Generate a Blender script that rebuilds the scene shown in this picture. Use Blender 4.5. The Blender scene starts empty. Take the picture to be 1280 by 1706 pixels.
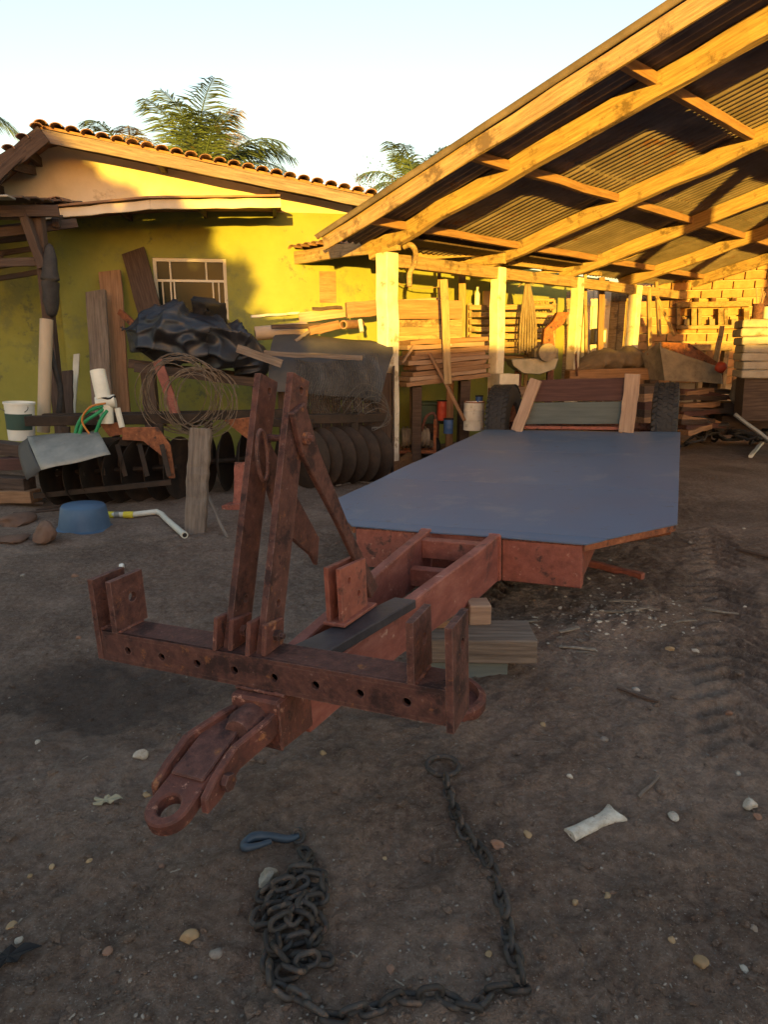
import bpy, bmesh, math, random
import numpy as np
from mathutils import Vector, Matrix, Euler
random.seed(7)
SC = bpy.context.scene
COL = SC.collection
R = math.radians

# ------------------------------------------------------------------ camera
F_PX, PITCH, CAM_H = 1120.0, R(13.63), 1.5
cam_data = bpy.data.cameras.new('camera')
cam = bpy.data.objects.new('camera', cam_data)
COL.objects.link(cam)
cam.location = (0, 0, CAM_H)
cam.rotation_euler = (R(90) - PITCH, 0, 0)
cam_data.sensor_fit = 'VERTICAL'
cam_data.sensor_height = 36.0
cam_data.lens = F_PX / 1706.0 * 36.0
cam_data.clip_start = 0.05
cam_data.clip_end = 2000
SC.camera = cam

# ------------------------------------------------------------------ sky, sun, exposure
SUN_AZ, SUN_EL = R(0), R(1.2)          # heading the light travels to, and height of the sun
world = bpy.data.worlds.new('World')
SC.world = world
world.use_nodes = True
wn = world.node_tree
wn.nodes.clear()
w_out = wn.nodes.new('ShaderNodeOutputWorld')
w_bg = wn.nodes.new('ShaderNodeBackground')
w_sky = wn.nodes.new('ShaderNodeTexSky')
w_sky.sky_type = 'NISHITA'
w_sky.sun_disc = False
w_sky.sun_elevation = SUN_EL
w_sky.sun_rotation = SUN_AZ + math.pi
w_sky.altitude = 300
w_sky.air_density = 1.0
w_sky.dust_density = 2.0
w_sky.ozone_density = 1.0
w_bg.inputs['Strength'].default_value = 0.15
wn.links.new(w_sky.outputs[0], w_bg.inputs[0])
wn.links.new(w_bg.outputs[0], w_out.inputs[0])
sun_data = bpy.data.lights.new('sun', 'SUN')
sun = bpy.data.objects.new('sun', sun_data)
COL.objects.link(sun)
sun_dir = Vector((math.sin(SUN_AZ) * math.cos(SUN_EL), math.cos(SUN_AZ) * math.cos(SUN_EL), -math.sin(SUN_EL)))
sun.rotation_euler = sun_dir.to_track_quat('-Z', 'Y').to_euler()
sun.location = (-20, -24, 12)
sun_data.energy = 2.0
sun_data.angle = R(0.6)
sun_data.color = (0.92, 0.52, 0.055)
SC.view_settings.view_transform = 'Standard'
SC.view_settings.look = 'None'
SC.view_settings.exposure = 3.0
SC.view_settings.gamma = 1.0
SC.view_settings.use_curve_mapping = False
SC.render.engine = 'CYCLES'
SC.render.resolution_x, SC.render.resolution_y = 769, 1024

# ------------------------------------------------------------------ pixel -> place
CP, SP = math.cos(PITCH), math.sin(PITCH)
CAMV = Vector((0, 0, CAM_H))
def ray(x, y):
    a = (x - 640) / F_PX; b = -(y - 853) / F_PX
    return Vector((a, CP + b * SP, -SP + b * CP))
def G(x, y, z=0.0):                       # where the pixel's ray meets height z
    d = ray(x, y); return CAMV + d * ((z - CAM_H) / d.z)
def D(x, y, Y):                           # the pixel's ray at depth Y
    d = ray(x, y); return CAMV + d * (Y / d.y)
def PL(x, y, p, n):                       # the pixel's ray on a plane
    d = ray(x, y); n = Vector(n); return CAMV + d * ((Vector(p) - CAMV).dot(n) / d.dot(n))

# ------------------------------------------------------------------ materials
MATS = {}
def lin(r, g, b):                         # 0-255 colour to linear
    def c(v):
        v /= 255.0
        return v / 12.92 if v <= 0.04045 else ((v + 0.055) / 1.055) ** 2.4
    return (c(r), c(g), c(b), 1)
def mat(name, cols, scale=6.0, rough=0.7, metal=0.0, bump=0.3, stretch=(1, 1, 1), detail=8, bscale=None,
        spots=None, spec=0.3, dist=0.01, contrast=0.22, rvar=0.12, edge=None):
    """cols: 2-3 linear colours mixed by noise; spots: (colour, scale, threshold) patches with an outline of their own"""
    m = bpy.data.materials.new(name); m.use_nodes = True
    nt = m.node_tree; N = nt.nodes; Lk = nt.links
    b = N['Principled BSDF']
    tc = N.new('ShaderNodeTexCoord'); mp = N.new('ShaderNodeMapping')
    mp.inputs['Scale'].default_value = stretch
    oi = N.new('ShaderNodeObjectInfo')
    cmb = N.new('ShaderNodeVectorMath'); cmb.operation = 'MULTIPLY_ADD'
    cmb.inputs[1].default_value = (13.1, 7.7, 21.3)
    Lk.new(oi.outputs['Random'], cmb.inputs[0])
    Lk.new(tc.outputs['Object'], cmb.inputs[2])
    Lk.new(cmb.outputs[0], mp.inputs['Vector'])
    n1 = N.new('ShaderNodeTexNoise'); n1.inputs['Scale'].default_value = scale; n1.inputs['Detail'].default_value = detail
    n1.inputs['Roughness'].default_value = 0.65
    Lk.new(mp.outputs[0], n1.inputs['Vector'])
    cr = N.new('ShaderNodeValToRGB')
    e = cr.color_ramp.elements
    lo, hi = 0.5 - contrast, 0.5 + contrast
    e[0].position = lo; e[1].position = hi
    e[0].color = cols[0]; e[1].color = cols[-1]
    if len(cols) == 3:
        k = e.new(0.5); k.color = cols[1]
    Lk.new(n1.outputs['Fac'], cr.inputs['Fac'])
    col = cr.outputs['Color']
    if spots:
        for (sc, ss, th) in (spots if isinstance(spots, list) else [spots]):
            n2 = N.new('ShaderNodeTexNoise'); n2.inputs['Scale'].default_value = ss; n2.inputs['Detail'].default_value = 9
            n2.inputs['Roughness'].default_value = 0.7
            Lk.new(cmb.outputs[0], n2.inputs['Vector'])
            r2 = N.new('ShaderNodeValToRGB'); r2.color_ramp.elements[0].position = th; r2.color_ramp.elements[1].position = th + 0.08
            Lk.new(n2.outputs['Fac'], r2.inputs['Fac'])
            mx = N.new('ShaderNodeMix'); mx.data_type = 'RGBA'
            Lk.new(r2.outputs['Color'], mx.inputs['Factor']); Lk.new(col, mx.inputs[6]); mx.inputs[7].default_value = sc
            col = mx.outputs[2]
    if edge:      # paint rubbed off along the arrises
        bv_ = N.new('ShaderNodeBevel'); bv_.samples = 4; bv_.inputs['Radius'].default_value = .006
        ge = N.new('ShaderNodeNewGeometry'); dt = N.new('ShaderNodeVectorMath'); dt.operation = 'DOT_PRODUCT'
        Lk.new(bv_.outputs[0], dt.inputs[0]); Lk.new(ge.outputs['True Normal'], dt.inputs[1])
        em = N.new('ShaderNodeMapRange'); em.inputs['From Min'].default_value = .985; em.inputs['From Max'].default_value = .80; em.inputs['To Max'].default_value = edge[1]
        Lk.new(dt.outputs['Value'], em.inputs['Value'])
        en = N.new('ShaderNodeTexNoise'); en.inputs['Scale'].default_value = 35; Lk.new(cmb.outputs[0], en.inputs['Vector'])
        er = N.new('ShaderNodeMapRange'); er.inputs['From Min'].default_value = .35; er.inputs['From Max'].default_value = .6; Lk.new(en.outputs['Fac'], er.inputs['Value'])
        ml = N.new('ShaderNodeMath'); ml.operation = 'MULTIPLY'; Lk.new(em.outputs[0], ml.inputs[0]); Lk.new(er.outputs[0], ml.inputs[1])
        mx = N.new('ShaderNodeMix'); mx.data_type = 'RGBA'; Lk.new(ml.outputs[0], mx.inputs['Factor']); Lk.new(col, mx.inputs[6]); mx.inputs[7].default_value = edge[0]
        col = mx.outputs[2]
    # a slightly different tone on each object
    hv = N.new('ShaderNodeHueSaturation'); mr = N.new('ShaderNodeMapRange')
    mr.inputs['To Min'].default_value = 1 - rvar; mr.inputs['To Max'].default_value = 1 + rvar
    Lk.new(oi.outputs['Random'], mr.inputs['Value']); Lk.new(mr.outputs[0], hv.inputs['Value']); Lk.new(col, hv.inputs['Color'])
    Lk.new(hv.outputs[0], b.inputs['Base Color'])
    b.inputs['Metallic'].default_value = metal
    b.inputs['Specular IOR Level'].default_value = spec
    rr = N.new('ShaderNodeMapRange'); rr.inputs['To Min'].default_value = max(0.05, rough - 0.13); rr.inputs['To Max'].default_value = min(1, rough + 0.13)
    Lk.new(n1.outputs['Fac'], rr.inputs['Value']); Lk.new(rr.outputs[0], b.inputs['Roughness'])
    if bump:
        n3 = N.new('ShaderNodeTexNoise'); n3.inputs['Scale'].default_value = bscale or scale * 3; n3.inputs['Detail'].default_value = 6
        Lk.new(mp.outputs[0], n3.inputs['Vector'])
        bp = N.new('ShaderNodeBump'); bp.inputs['Strength'].default_value = bump; bp.inputs['Distance'].default_value = dist
        Lk.new(n3.outputs['Fac'], bp.inputs['Height']); Lk.new(bp.outputs[0], b.inputs['Normal'])
    MATS[name] = m
    return m
def c3(r, g, b): return (r, g, b, 1)
GRAIN = (0.5, 7, 7)
mat('rust_dark', [c3(.060, .030, .027), c3(.115, .052, .045), c3(.175, .080, .064)], 30, .8, .1, 1.0, bscale=110, spots=[(c3(.045, .024, .024), 7, .52), (c3(.25, .165, .145), 60, .63), (c3(.27, .115, .05), 16, .61)], dist=.004, edge=(c3(.34, .215, .185), .55))
mat('rust_primer', [c3(.17, .056, .042), c3(.28, .092, .066), c3(.37, .135, .098)], 16, .74, 0, .8, bscale=90, spots=[(c3(.48, .255, .19), 26, .60), (c3(.085, .042, .036), 8, .56), (c3(.30, .12, .05), 38, .62)], dist=.003, edge=(c3(.46, .25, .20), .5))
mat('primer_pink', [c3(.15, .048, .040), c3(.25, .082, .066), c3(.36, .142, .115)], 13, .72, 0, .6, bscale=80, stretch=(1, .35, 1), spots=[(c3(.50, .29, .23), 20, .61), (c3(.12, .055, .05), 4, .57), (c3(.14, .05, .04), 30, .63)], dist=.003, edge=(c3(.55, .34, .28), .7))
mat('rust_mid', [c3(.065, .029, .026), c3(.12, .046, .037), c3(.21, .078, .06)], 18, .78, 0, 1.0, bscale=90, spots=[(c3(.05, .027, .025), 9, .55), (c3(.42, .22, .16), 30, .60), (c3(.30, .13, .06), 14, .60)], dist=.004, edge=(c3(.38, .215, .17), .5))
mat('rust_orange', [c3(.10, .040, .024), c3(.22, .080, .038), c3(.32, .125, .06)], 20, .82, 0, .9, bscale=90, spots=[(c3(.055, .032, .027), 9, .55), (c3(.36, .19, .10), 40, .62)], dist=.004, edge=(c3(.40, .22, .14), .5))
mat('dark_steel', [c3(.035, .032, .038), c3(.06, .053, .062), c3(.095, .08, .088)], 8, .55, .3, .4, bscale=40, dist=.003)
mat('harrow_steel', [c3(.018, .014, .012), c3(.034, .024, .019), c3(.065, .04, .028)], 7, .75, .1, .6, bscale=40, spots=(c3(.11, .09, .07), 12, .68), dist=.004)
mat('deck_paint', [c3(.080, .128, .215), c3(.092, .145, .238), c3(.105, .162, .258)], 1.6, .52, 0, .3, bscale=3.0, spots=[(c3(.135, .175, .245), 2.2, .56), (c3(.15, .16, .18), 22, .64), (c3(.09, .115, .16), 9, .60)], dist=.006, rvar=.05, edge=(c3(.17, .10, .07), .5))
mat('wood_old', [c3(.09, .07, .058), c3(.17, .135, .112), c3(.25, .205, .17)], 6, .88, 0, .8, stretch=GRAIN, bscale=14, dist=.006)
mat('wood_dark', [c3(.035, .024, .02), c3(.07, .048, .04), c3(.11, .08, .065)], 6, .85, 0, .7, stretch=GRAIN, bscale=14, dist=.006)
mat('wood_brown', [c3(.15, .085, .05), c3(.25, .145, .085), c3(.34, .21, .13)], 5, .8, 0, .6, stretch=GRAIN, bscale=14, spots=(c3(.10, .06, .04), 3, .66), dist=.005)
mat('wood_pale', [c3(.24, .155, .11), c3(.34, .23, .165), c3(.44, .315, .23)], 5, .78, 0, .5, stretch=GRAIN, bscale=14, spots=(c3(.20, .13, .09), 4, .66), dist=.004)
mat('wood_yellow', [c3(.17, .115, .062), c3(.30, .21, .115), c3(.42, .31, .18)], 7, .78, 0, .5, stretch=GRAIN, bscale=14, spots=[(c3(.13, .09, .055), 3.0, .54), (c3(.10, .07, .045), 26, .66)], dist=.007)
mat('wood_greygreen', [c3(.085, .10, .10), c3(.11, .13, .13), c3(.14, .16, .155)], 4, .65, 0, .3, stretch=GRAIN, bscale=14, dist=.003)
mat('wood_maroon', [c3(.055, .026, .024), c3(.085, .04, .036), c3(.12, .062, .055)], 5, .75, 0, .5, stretch=GRAIN, bscale=14, dist=.004)
mat('limewash', [c3(.48, .43, .35), c3(.64, .60, .52), c3(.75, .72, .65)], 4, .85, 0, .7, bscale=18, spots=[(c3(.34, .27, .19), 5, .57), (c3(.24, .18, .12), 18, .65)], dist=.008)
mat('roof_iron', [c3(.11, .092, .092), c3(.18, .15, .148), c3(.27, .225, .22)], 2.2, .6, .12, .2, bscale=30, spots=(c3(.17, .09, .06), 3, .58), dist=.003)
mat('wall_yellow', [c3(.205, .225, .060), c3(.245, .265, .068), c3(.28, .305, .085)], 1.8, .85, 0, .45, bscale=25, spots=[(c3(.175, .20, .08), 1.3, .54), (c3(.23, .25, .12), 11, .61), (c3(.13, .15, .075), 4, .60)], dist=.006)
mat('wall_cream', [c3(.50, .44, .33), c3(.60, .53, .42), c3(.68, .61, .50)], 2, .88, 0, .4, bscale=25, spots=(c3(.40, .33, .24), 2, .62), dist=.006)
mat('brick', [c3(.32, .17, .09), c3(.42, .245, .13), c3(.50, .31, .18)], 8, .9, 0, .6, bscale=60, dist=.005, rvar=.2)
mat('mortar', [c3(.36, .30, .22), c3(.46, .40, .31)], 12, .95, 0, .7, bscale=50, dist=.006)
mat('clay_tile', [c3(.13, .075, .05), c3(.22, .125, .08), c3(.30, .18, .12)], 7, .88, 0, .6, bscale=40, spots=(c3(.07, .055, .045), 6, .6), dist=.005, rvar=.25)
mat('rubber', [c3(.022, .022, .025), c3(.036, .036, .040), c3(.058, .055, .055)], 12, .75, 0, .4, bscale=50, spots=(c3(.10, .085, .07), 9, .66), dist=.003)
mat('tarp', [c3(.010, .012, .019), c3(.017, .020, .030), c3(.03, .035, .048)], 5, .45, 0, .35, bscale=14, dist=.01, spec=.5)
mat('pvc', [c3(.55, .54, .47), c3(.66, .65, .58), c3(.74, .73, .67)], 4, .5, 0, .1, spots=(c3(.36, .32, .25), 5, .64))
mat('pvc_tan', [c3(.42, .33, .24), c3(.52, .42, .31), c3(.58, .48, .37)], 3, .6, 0, .1, stretch=(1, 1, .3))
mat('white_plastic', [c3(.62, .63, .60), c3(.72, .73, .70)], 3, .45, 0, .05, spots=(c3(.40, .38, .32), 4, .66))
mat('green_plastic', [c3(.02, .20, .08), c3(.03, .28, .12)], 5, .45, 0, .05)
mat('orange_plastic', [c3(.42, .15, .03), c3(.55, .22, .05)], 5, .5, 0, .05)
mat('yellow_plastic', [c3(.60, .50, .04), c3(.70, .60, .07)], 5, .45, 0, .05)
mat('blue_plastic', [c3(.055, .105, .19), c3(.07, .13, .225), c3(.09, .16, .26)], 3, .5, 0, .1, spots=(c3(.13, .15, .17), 5, .66))
mat('blue_drum', [c3(.03, .075, .20), c3(.05, .11, .28)], 4, .45, 0, .05)
mat('red_plastic', [c3(.35, .05, .03), c3(.48, .08, .05)], 5, .5, 0, .1)
mat('galv_sheet', [c3(.16, .165, .155), c3(.24, .24, .225), c3(.32, .31, .285)], 5, .5, .35, .2, spots=(c3(.20, .15, .11), 6, .62), dist=.004)
mat('tank_sheet', [c3(.052, .053, .058), c3(.075, .074, .078), c3(.10, .096, .096)], 4, .62, .15, .2, spots=(c3(.12, .10, .085), 6, .63), dist=.004)
mat('wire', [c3(.10, .07, .05), c3(.19, .14, .10), c3(.28, .23, .18)], 20, .6, .4, 0)
mat('wire_grey', [c3(.09, .085, .08), c3(.16, .15, .14)], 20, .6, .4, 0)
mat('chain_steel', [c3(.034, .034, .036), c3(.056, .053, .053), c3(.10, .086, .076)], 30, .68, .3, .5, bscale=90, dist=.002, spots=[(c3(.15, .105, .08), 26, .56), (c3(.10, .05, .035), 45, .60)], rvar=.3)
mat('hook_blue', [c3(.05, .075, .11), c3(.075, .105, .15)], 20, .5, .3, .2, dist=.002)
mat('bone', [c3(.32, .29, .24), c3(.50, .47, .41), c3(.62, .60, .54)], 30, .8, 0, .9, bscale=120, spots=[(c3(.20, .15, .115), 28, .58), (c3(.14, .11, .09), 70, .62)], dist=.003)
mat('stone_pale', [c3(.26, .23, .19), c3(.40, .365, .315), c3(.52, .485, .43)], 30, .88, 0, .9, bscale=140, spots=(c3(.17, .13, .10), 40, .57), dist=.003, rvar=.25)
mat('stone_grit', [c3(.14, .12, .10), c3(.24, .21, .185), c3(.40, .37, .33)], 25, .85, 0, 0)
mat('stone_tan', [c3(.26, .18, .10), c3(.38, .27, .16)], 10, .8, 0, .4, dist=.003, rvar=.2)
mat('stone_red', [c3(.18, .10, .07), c3(.26, .155, .11)], 10, .8, 0, .4, dist=.003, rvar=.2)
mat('brick_lump', [c3(.12, .07, .05), c3(.19, .115, .085)], 9, .95, 0, .8, dist=.01)
mat('dirt_clod', [c3(.13, .092, .074), c3(.20, .15, .12), c3(.27, .21, .175)], 14, .95, 0, .6, dist=.006)
mat('glass_dark', [c3(.015, .022, .02), c3(.03, .04, .035)], 1.2, .12, 0, .02, spec=.07)
mat('frame_paint', [c3(.42, .42, .38), c3(.54, .54, .50)], 6, .5, .1, .2, spots=(c3(.22, .18, .14), 8, .62))
mat('cardboard', [c3(.42, .29, .16), c3(.52, .37, .22)], 5, .85, 0, .2)
mat('concrete', [c3(.25, .22, .19), c3(.33, .30, .26), c3(.40, .36, .31)], 6, .92, 0, .6, bscale=40, spots=(c3(.20, .15, .10), 4, .62), dist=.006)
mat('machine_grey', [c3(.12, .10, .085), c3(.22, .19, .16), c3(.30, .26, .21)], 7, .7, .1, .3, spots=(c3(.22, .10, .05), 7, .6), dist=.004)
mat('machine_green', [c3(.035, .07, .06), c3(.05, .10, .085)], 5, .6, 0, .2, spots=(c3(.12, .08, .055), 6, .62))
mat('sack', [c3(.13, .10, .075), c3(.19, .15, .115), c3(.26, .21, .165)], 5, .92, 0, .6, bscale=60, dist=.004)
mat('frond', [c3(.05, .085, .045), c3(.08, .125, .065), c3(.12, .17, .09)], 3, .5, 0, 0, rvar=.2)
mat('frond_dry', [c3(.18, .15, .06), c3(.26, .21, .10)], 3, .7, 0, 0)
mat('leaf', [c3(.03, .055, .02), c3(.06, .10, .03)], 3, .6, 0, 0)
mat('leaf_dry', [c3(.28, .26, .18), c3(.38, .35, .26)], 8, .8, 0, .3)
mat('bark', [c3(.10, .075, .055), c3(.17, .135, .10)], 8, .95, 0, .9, bscale=25, dist=.02)
mat('black_cloth_and_shade', [c3(.010, .010, .012), c3(.022, .021, .023)], 5, .8, 0, .4, dist=.01)  # also colours the discs that stand for shade inside pipes
mat('plaster_back', [c3(.42, .40, .36), c3(.52, .50, .45)], 2, .9, 0, .3)
mat('chips', [c3(.14, .115, .09), c3(.22, .185, .15), c3(.34, .30, .25)], 30, .9, 0, 0)

# ------------------------------------------------------------------ mesh builder
WLOC = {}
class MB:
    def __init__(s): s.v = []; s.f = []
    def add(s, vs, fs):
        o = len(s.v); s.v += [Vector(a) for a in vs]; s.f += [[i + o for i in q] for q in fs]; return s
    def hexa(s, p):      # 4 lower then 4 upper points, same turn
        return s.add(p, [(3, 2, 1, 0), (4, 5, 6, 7), (0, 1, 5, 4), (1, 2, 6, 5), (2, 3, 7, 6), (3, 0, 4, 7)])
    def box(s, x0, x1, y0, y1, z0, z1):
        return s.hexa([(x0, y0, z0), (x1, y0, z0), (x1, y1, z0), (x0, y1, z0), (x0, y0, z1), (x1, y0, z1), (x1, y1, z1), (x0, y1, z1)])
    def bar(s, p0, p1, w, h, up=(0, 0, 1), twist=0):      # w across, h along up
        p0, p1 = Vector(p0), Vector(p1); d = (p1 - p0).normalized(); up = Vector(up)
        if abs(d.dot(up)) > .97: up = Vector((0, 1, 0))
        a = d.cross(up).normalized(); b = a.cross(d)
        if twist: q = Matrix.Rotation(twist, 3, d); a = q @ a; b = q @ b
        a = a * w / 2; b = b * h / 2
        return s.hexa([p0 - a - b, p1 - a - b, p1 + a - b, p0 + a - b, p0 - a + b, p1 - a + b, p1 + a + b, p0 + a + b])
    def tube(s, pts, r, n=8, closed=False, cap=True):
        pts = [Vector(p) for p in pts]; m = len(pts); rr = r if isinstance(r, (list, tuple)) else [r] * m
        o = len(s.v); prev = None
        for i, p in enumerate(pts):
            if closed: d = pts[(i + 1) % m] - pts[i - 1]
            else: d = pts[min(i + 1, m - 1)] - pts[max(i - 1, 0)]
            if d.length < 1e-9: d = Vector((0, 0, 1))
            d.normalize()
            if prev is None:
                t = Vector((0, 0, 1)) if abs(d.z) < .9 else Vector((1, 0, 0)); a = d.cross(t).normalized()
            else:
                a = prev - d * prev.dot(d)
                a = a.normalized() if a.length > 1e-6 else d.orthogonal().normalized()
            prev = a; b = d.cross(a)
            for k in range(n):
                th = 2 * math.pi * k / n; s.v.append(p + (a * math.cos(th) + b * math.sin(th)) * rr[i])
        for i in range(m if closed else m - 1):
            j = (i + 1) % m
            for k in range(n):
                l = (k + 1) % n; s.f.append([o + i * n + k, o + i * n + l, o + j * n + l, o + j * n + k])
        if cap and not closed:
            s.f.append([o + k for k in reversed(range(n))]); s.f.append([o + (m - 1) * n + k for k in range(n)])
        return s
    def prism(s, poly, vec):
        poly = [Vector(p) for p in poly]; vec = Vector(vec); n = len(poly)
        return s.add(poly + [p + vec for p in poly], [list(reversed(range(n))), list(range(n, 2 * n))] + [(i, (i + 1) % n, n + (i + 1) % n, n + i) for i in range(n)])
    def lathe(s, prof, M, n=24, a0=0, a1=2 * math.pi):      # prof: (r, h) pairs, axis = local z of M
        o = len(s.v); m = len(prof); full = abs(a1 - a0 - 2 * math.pi) < 1e-6; nn = n if full else n + 1
        for k in range(nn):
            th = a0 + (a1 - a0) * k / n
            for r, h in prof: s.v.append(M @ Vector((r * math.cos(th), r * math.sin(th), h)))
        for k in range(n):
            l = (k + 1) % nn
            for i in range(m - 1): s.f.append([o + k * m + i, o + l * m + i, o + l * m + i + 1, o + k * m + i + 1])
        return s
    def holed(s, org, ux, uy, w, h, t, holes, n=16):      # plate w x h at org, thick t along ux x uy, round holes (u, v, r) sorted by u
        org, ux, uy = Vector(org), Vector(ux).normalized(), Vector(uy).normalized(); nz = ux.cross(uy)
        cuts = [0] + [(holes[i][0] + holes[i + 1][0]) / 2 for i in range(len(holes) - 1)] + [w]
        for (u, v, r), a, b in zip(holes, cuts[:-1], cuts[1:]):
            out, inn = [], []
            angs = sorted([2 * math.pi * k / n for k in range(n)] + [math.atan2(cy - v, cx - u) % (2 * math.pi) for cx in (a, b) for cy in (0, h)])
            for th in angs:
                c, q = math.cos(th), math.sin(th); k = 1e9
                if c > 1e-9: k = min(k, (b - u) / c)
                if c < -1e-9: k = min(k, (a - u) / c)
                if q > 1e-9: k = min(k, (h - v) / q)
                if q < -1e-9: k = min(k, -v / q)
                out.append((u + c * k, v + q * k)); inn.append((u + c * r, v + q * r))
            m = len(angs); o = len(s.v)
            for z in (0, t):
                for ring in (out, inn):
                    for (x, y) in ring: s.v.append(org + ux * x + uy * y + nz * z)
            for i in range(m):
                j = (i + 1) % m
                s.f.append([o + i, o + m + i, o + m + j, o + j])
                s.f.append([o + 2 * m + i, o + 2 * m + j, o + 3 * m + j, o + 3 * m + i])
                s.f.append([o + m + i, o + 3 * m + i, o + 3 * m + j, o + m + j])
                x, y = out[i]; x2, y2 = out[j]
                edge = (abs(y) < 1e-6 and abs(y2) < 1e-6) or (abs(y - h) < 1e-6 and abs(y2 - h) < 1e-6) or (abs(x) < 1e-6 and abs(x2) < 1e-6) or (abs(x - w) < 1e-6 and abs(x2 - w) < 1e-6)
                if edge: s.f.append([o + i, o + j, o + 2 * m + j, o + 2 * m + i])
        return s
    def xf(s, M): s.v = [M @ p for p in s.v]; return s
    def jit(s, a, rnd=random):
        s.v = [p + Vector((rnd.uniform(-a, a), rnd.uniform(-a, a), rnd.uniform(-a, a))) for p in s.v]; return s
    def mesh(s, name, m, smooth=False, bevel=0, off=None, weld=False):
        me = bpy.data.meshes.new(name)
        vs = s.v if off is None else [p - off for p in s.v]
        me.from_pydata([tuple(p) for p in vs], [], s.f)
        if bevel or weld:
            bm = bmesh.new(); bm.from_mesh(me)
            if weld: bmesh.ops.remove_doubles(bm, verts=bm.verts, dist=1e-5)
            if bevel:
                ed = [e for e in bm.edges if len(e.link_faces) == 2 and e.calc_face_angle(0) > .5]
                bmesh.ops.bevel(bm, geom=ed, offset=bevel, segments=1, affect='EDGES', profile=.7, clamp_overlap=True)
            bm.to_mesh(me); bm.free()
        bm = bmesh.new(); bm.from_mesh(me); bmesh.ops.recalc_face_normals(bm, faces=bm.faces); bm.to_mesh(me); bm.free()
        if smooth:
            for p in me.polygons: p.use_smooth = True
            if smooth is not True:
                try: me.set_sharp_from_angle(angle=smooth)
                except Exception: pass
        me.materials.append(MATS[m] if isinstance(m, str) else m)
        return me
    def build(s, name, m, parent=None, smooth=False, bevel=0, local=False, weld=False):
        off = None
        if parent is not None and not local and parent.name in WLOC: off = WLOC[parent.name]
        o = bpy.data.objects.new(name, s.mesh(name, m, smooth, bevel, off, weld)); COL.objects.link(o)
        if parent is not None: o.parent = parent
        if parent is not None and off is not None: WLOC[o.name] = off       # children of a part keep the thing's offset
        return o
def tag(o, label, cat, group=None):
    o['label'] = label; o['category'] = cat
    if group: o['group'] = group
    return o
def thing(name, label, cat, loc=(0, 0, 0), group=None):
    o = bpy.data.objects.new(name, None); COL.objects.link(o); o.location = loc; o.empty_display_size = .1
    WLOC[o.name] = Vector(loc)
    return tag(o, label, cat, group)
def solo(mb, name, m, label, cat, group=None, loc=None, smooth=False, bevel=0, weld=False):
    """a thing that is one mesh; its origin goes to the middle of its base"""
    if loc is None:
        xs = [p.x for p in mb.v]; ys = [p.y for p in mb.v]; zs = [p.z for p in mb.v]
        loc = ((min(xs) + max(xs)) / 2, (min(ys) + max(ys)) / 2, min(zs))
    loc = Vector(loc)
    o = bpy.data.objects.new(name, mb.mesh(name, m, smooth, bevel, loc, weld)); COL.objects.link(o); o.location = loc
    return tag(o, label, cat, group)
def struct(o): o['kind'] = 'structure'; return o
def timber(name, p0, p1, w, h, m, parent=None, up=(0, 0, 1), seg=6, warp=.004, twist=0, bevel=.004, taper=1.0):
    """a sawn board from p0 to p1: grain runs along its own X axis, edges a little uneven"""
    p0, p1 = Vector(p0), Vector(p1); d = p1 - p0; Ln = d.length; d.normalize(); up = Vector(up)
    if abs(d.dot(up)) > .97: up = Vector((0, 1, 0))
    b = (d.cross(up)).normalized().cross(d).normalized(); a = b.cross(d)
    if twist: q = Matrix.Rotation(twist, 3, d); a = q @ a; b = q @ b
    mb = MB(); rows = []
    for i in range(seg + 1):
        x = -Ln / 2 + Ln * i / seg; k = 1 + (taper - 1) * i / seg
        oy, oz = random.uniform(-warp, warp), random.uniform(-warp, warp)
        rows.append([(x, sy * w / 2 * k + oy + random.uniform(-warp, warp) * .5, sz * h / 2 * k + oz + random.uniform(-warp, warp) * .5) for sy, sz in ((-1, -1), (1, -1), (1, 1), (-1, 1))])
    vs = [v for r_ in rows for v in r_]; fs = [(3, 2, 1, 0), tuple(seg * 4 + k for k in range(4))]
    for i in range(seg):
        for k in range(4): fs.append((i * 4 + k, i * 4 + (k + 1) % 4, i * 4 + 4 + (k + 1) % 4, i * 4 + 4 + k))
    mb.add(vs, fs)
    o = bpy.data.objects.new(name, mb.mesh(name, m, bevel=bevel)); COL.objects.link(o)
    M = Matrix((( d.x, a.x, b.x), (d.y, a.y, b.y), (d.z, a.z, b.z))).to_4x4()
    M.translation = (p0 + p1) / 2
    if parent is not None:
        o.parent = parent
        if parent.name in WLOC: M.translation -= WLOC[parent.name]
    o.matrix_local = M
    return o
def frame_at(p, zdir, xdir=(1, 0, 0)):
    z = Vector(zdir).normalized(); x = Vector(xdir); x = (x - z * x.dot(z))
    x = x.normalized() if x.length > 1e-6 else z.orthogonal().normalized(); y = z.cross(x)
    M = Matrix(((x.x, y.x, z.x), (x.y, y.y, z.y), (x.z, y.z, z.z))).to_4x4(); M.translation = Vector(p); return M
def vnoise(x, y, seed=0):                  # smooth value noise on arrays
    xi = np.floor(x).astype(np.int64); yi = np.floor(y).astype(np.int64); xf = x - xi; yf = y - yi
    def h(a, b):
        n = (a * 374761393 + b * 668265263 + seed * 982451653) & 0xffffffff
        n = ((n ^ (n >> 13)) * 1274126177) & 0xffffffff
        return ((n ^ (n >> 16)) & 0xffff) / 65535.0
    u = xf * xf * (3 - 2 * xf); v = yf * yf * (3 - 2 * yf)
    return (h(xi, yi) * (1 - u) + h(xi + 1, yi) * u) * (1 - v) + (h(xi, yi + 1) * (1 - u) + h(xi + 1, yi + 1) * u) * v
def fbm(x, y, s, o=4, seed=0):
    t = 0; a = 1; k = 0
    for i in range(o): t = t + a * (vnoise(x * s, y * s, seed + i) - .5); k += a; a *= .5; s *= 2.03
    return t / k
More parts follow.
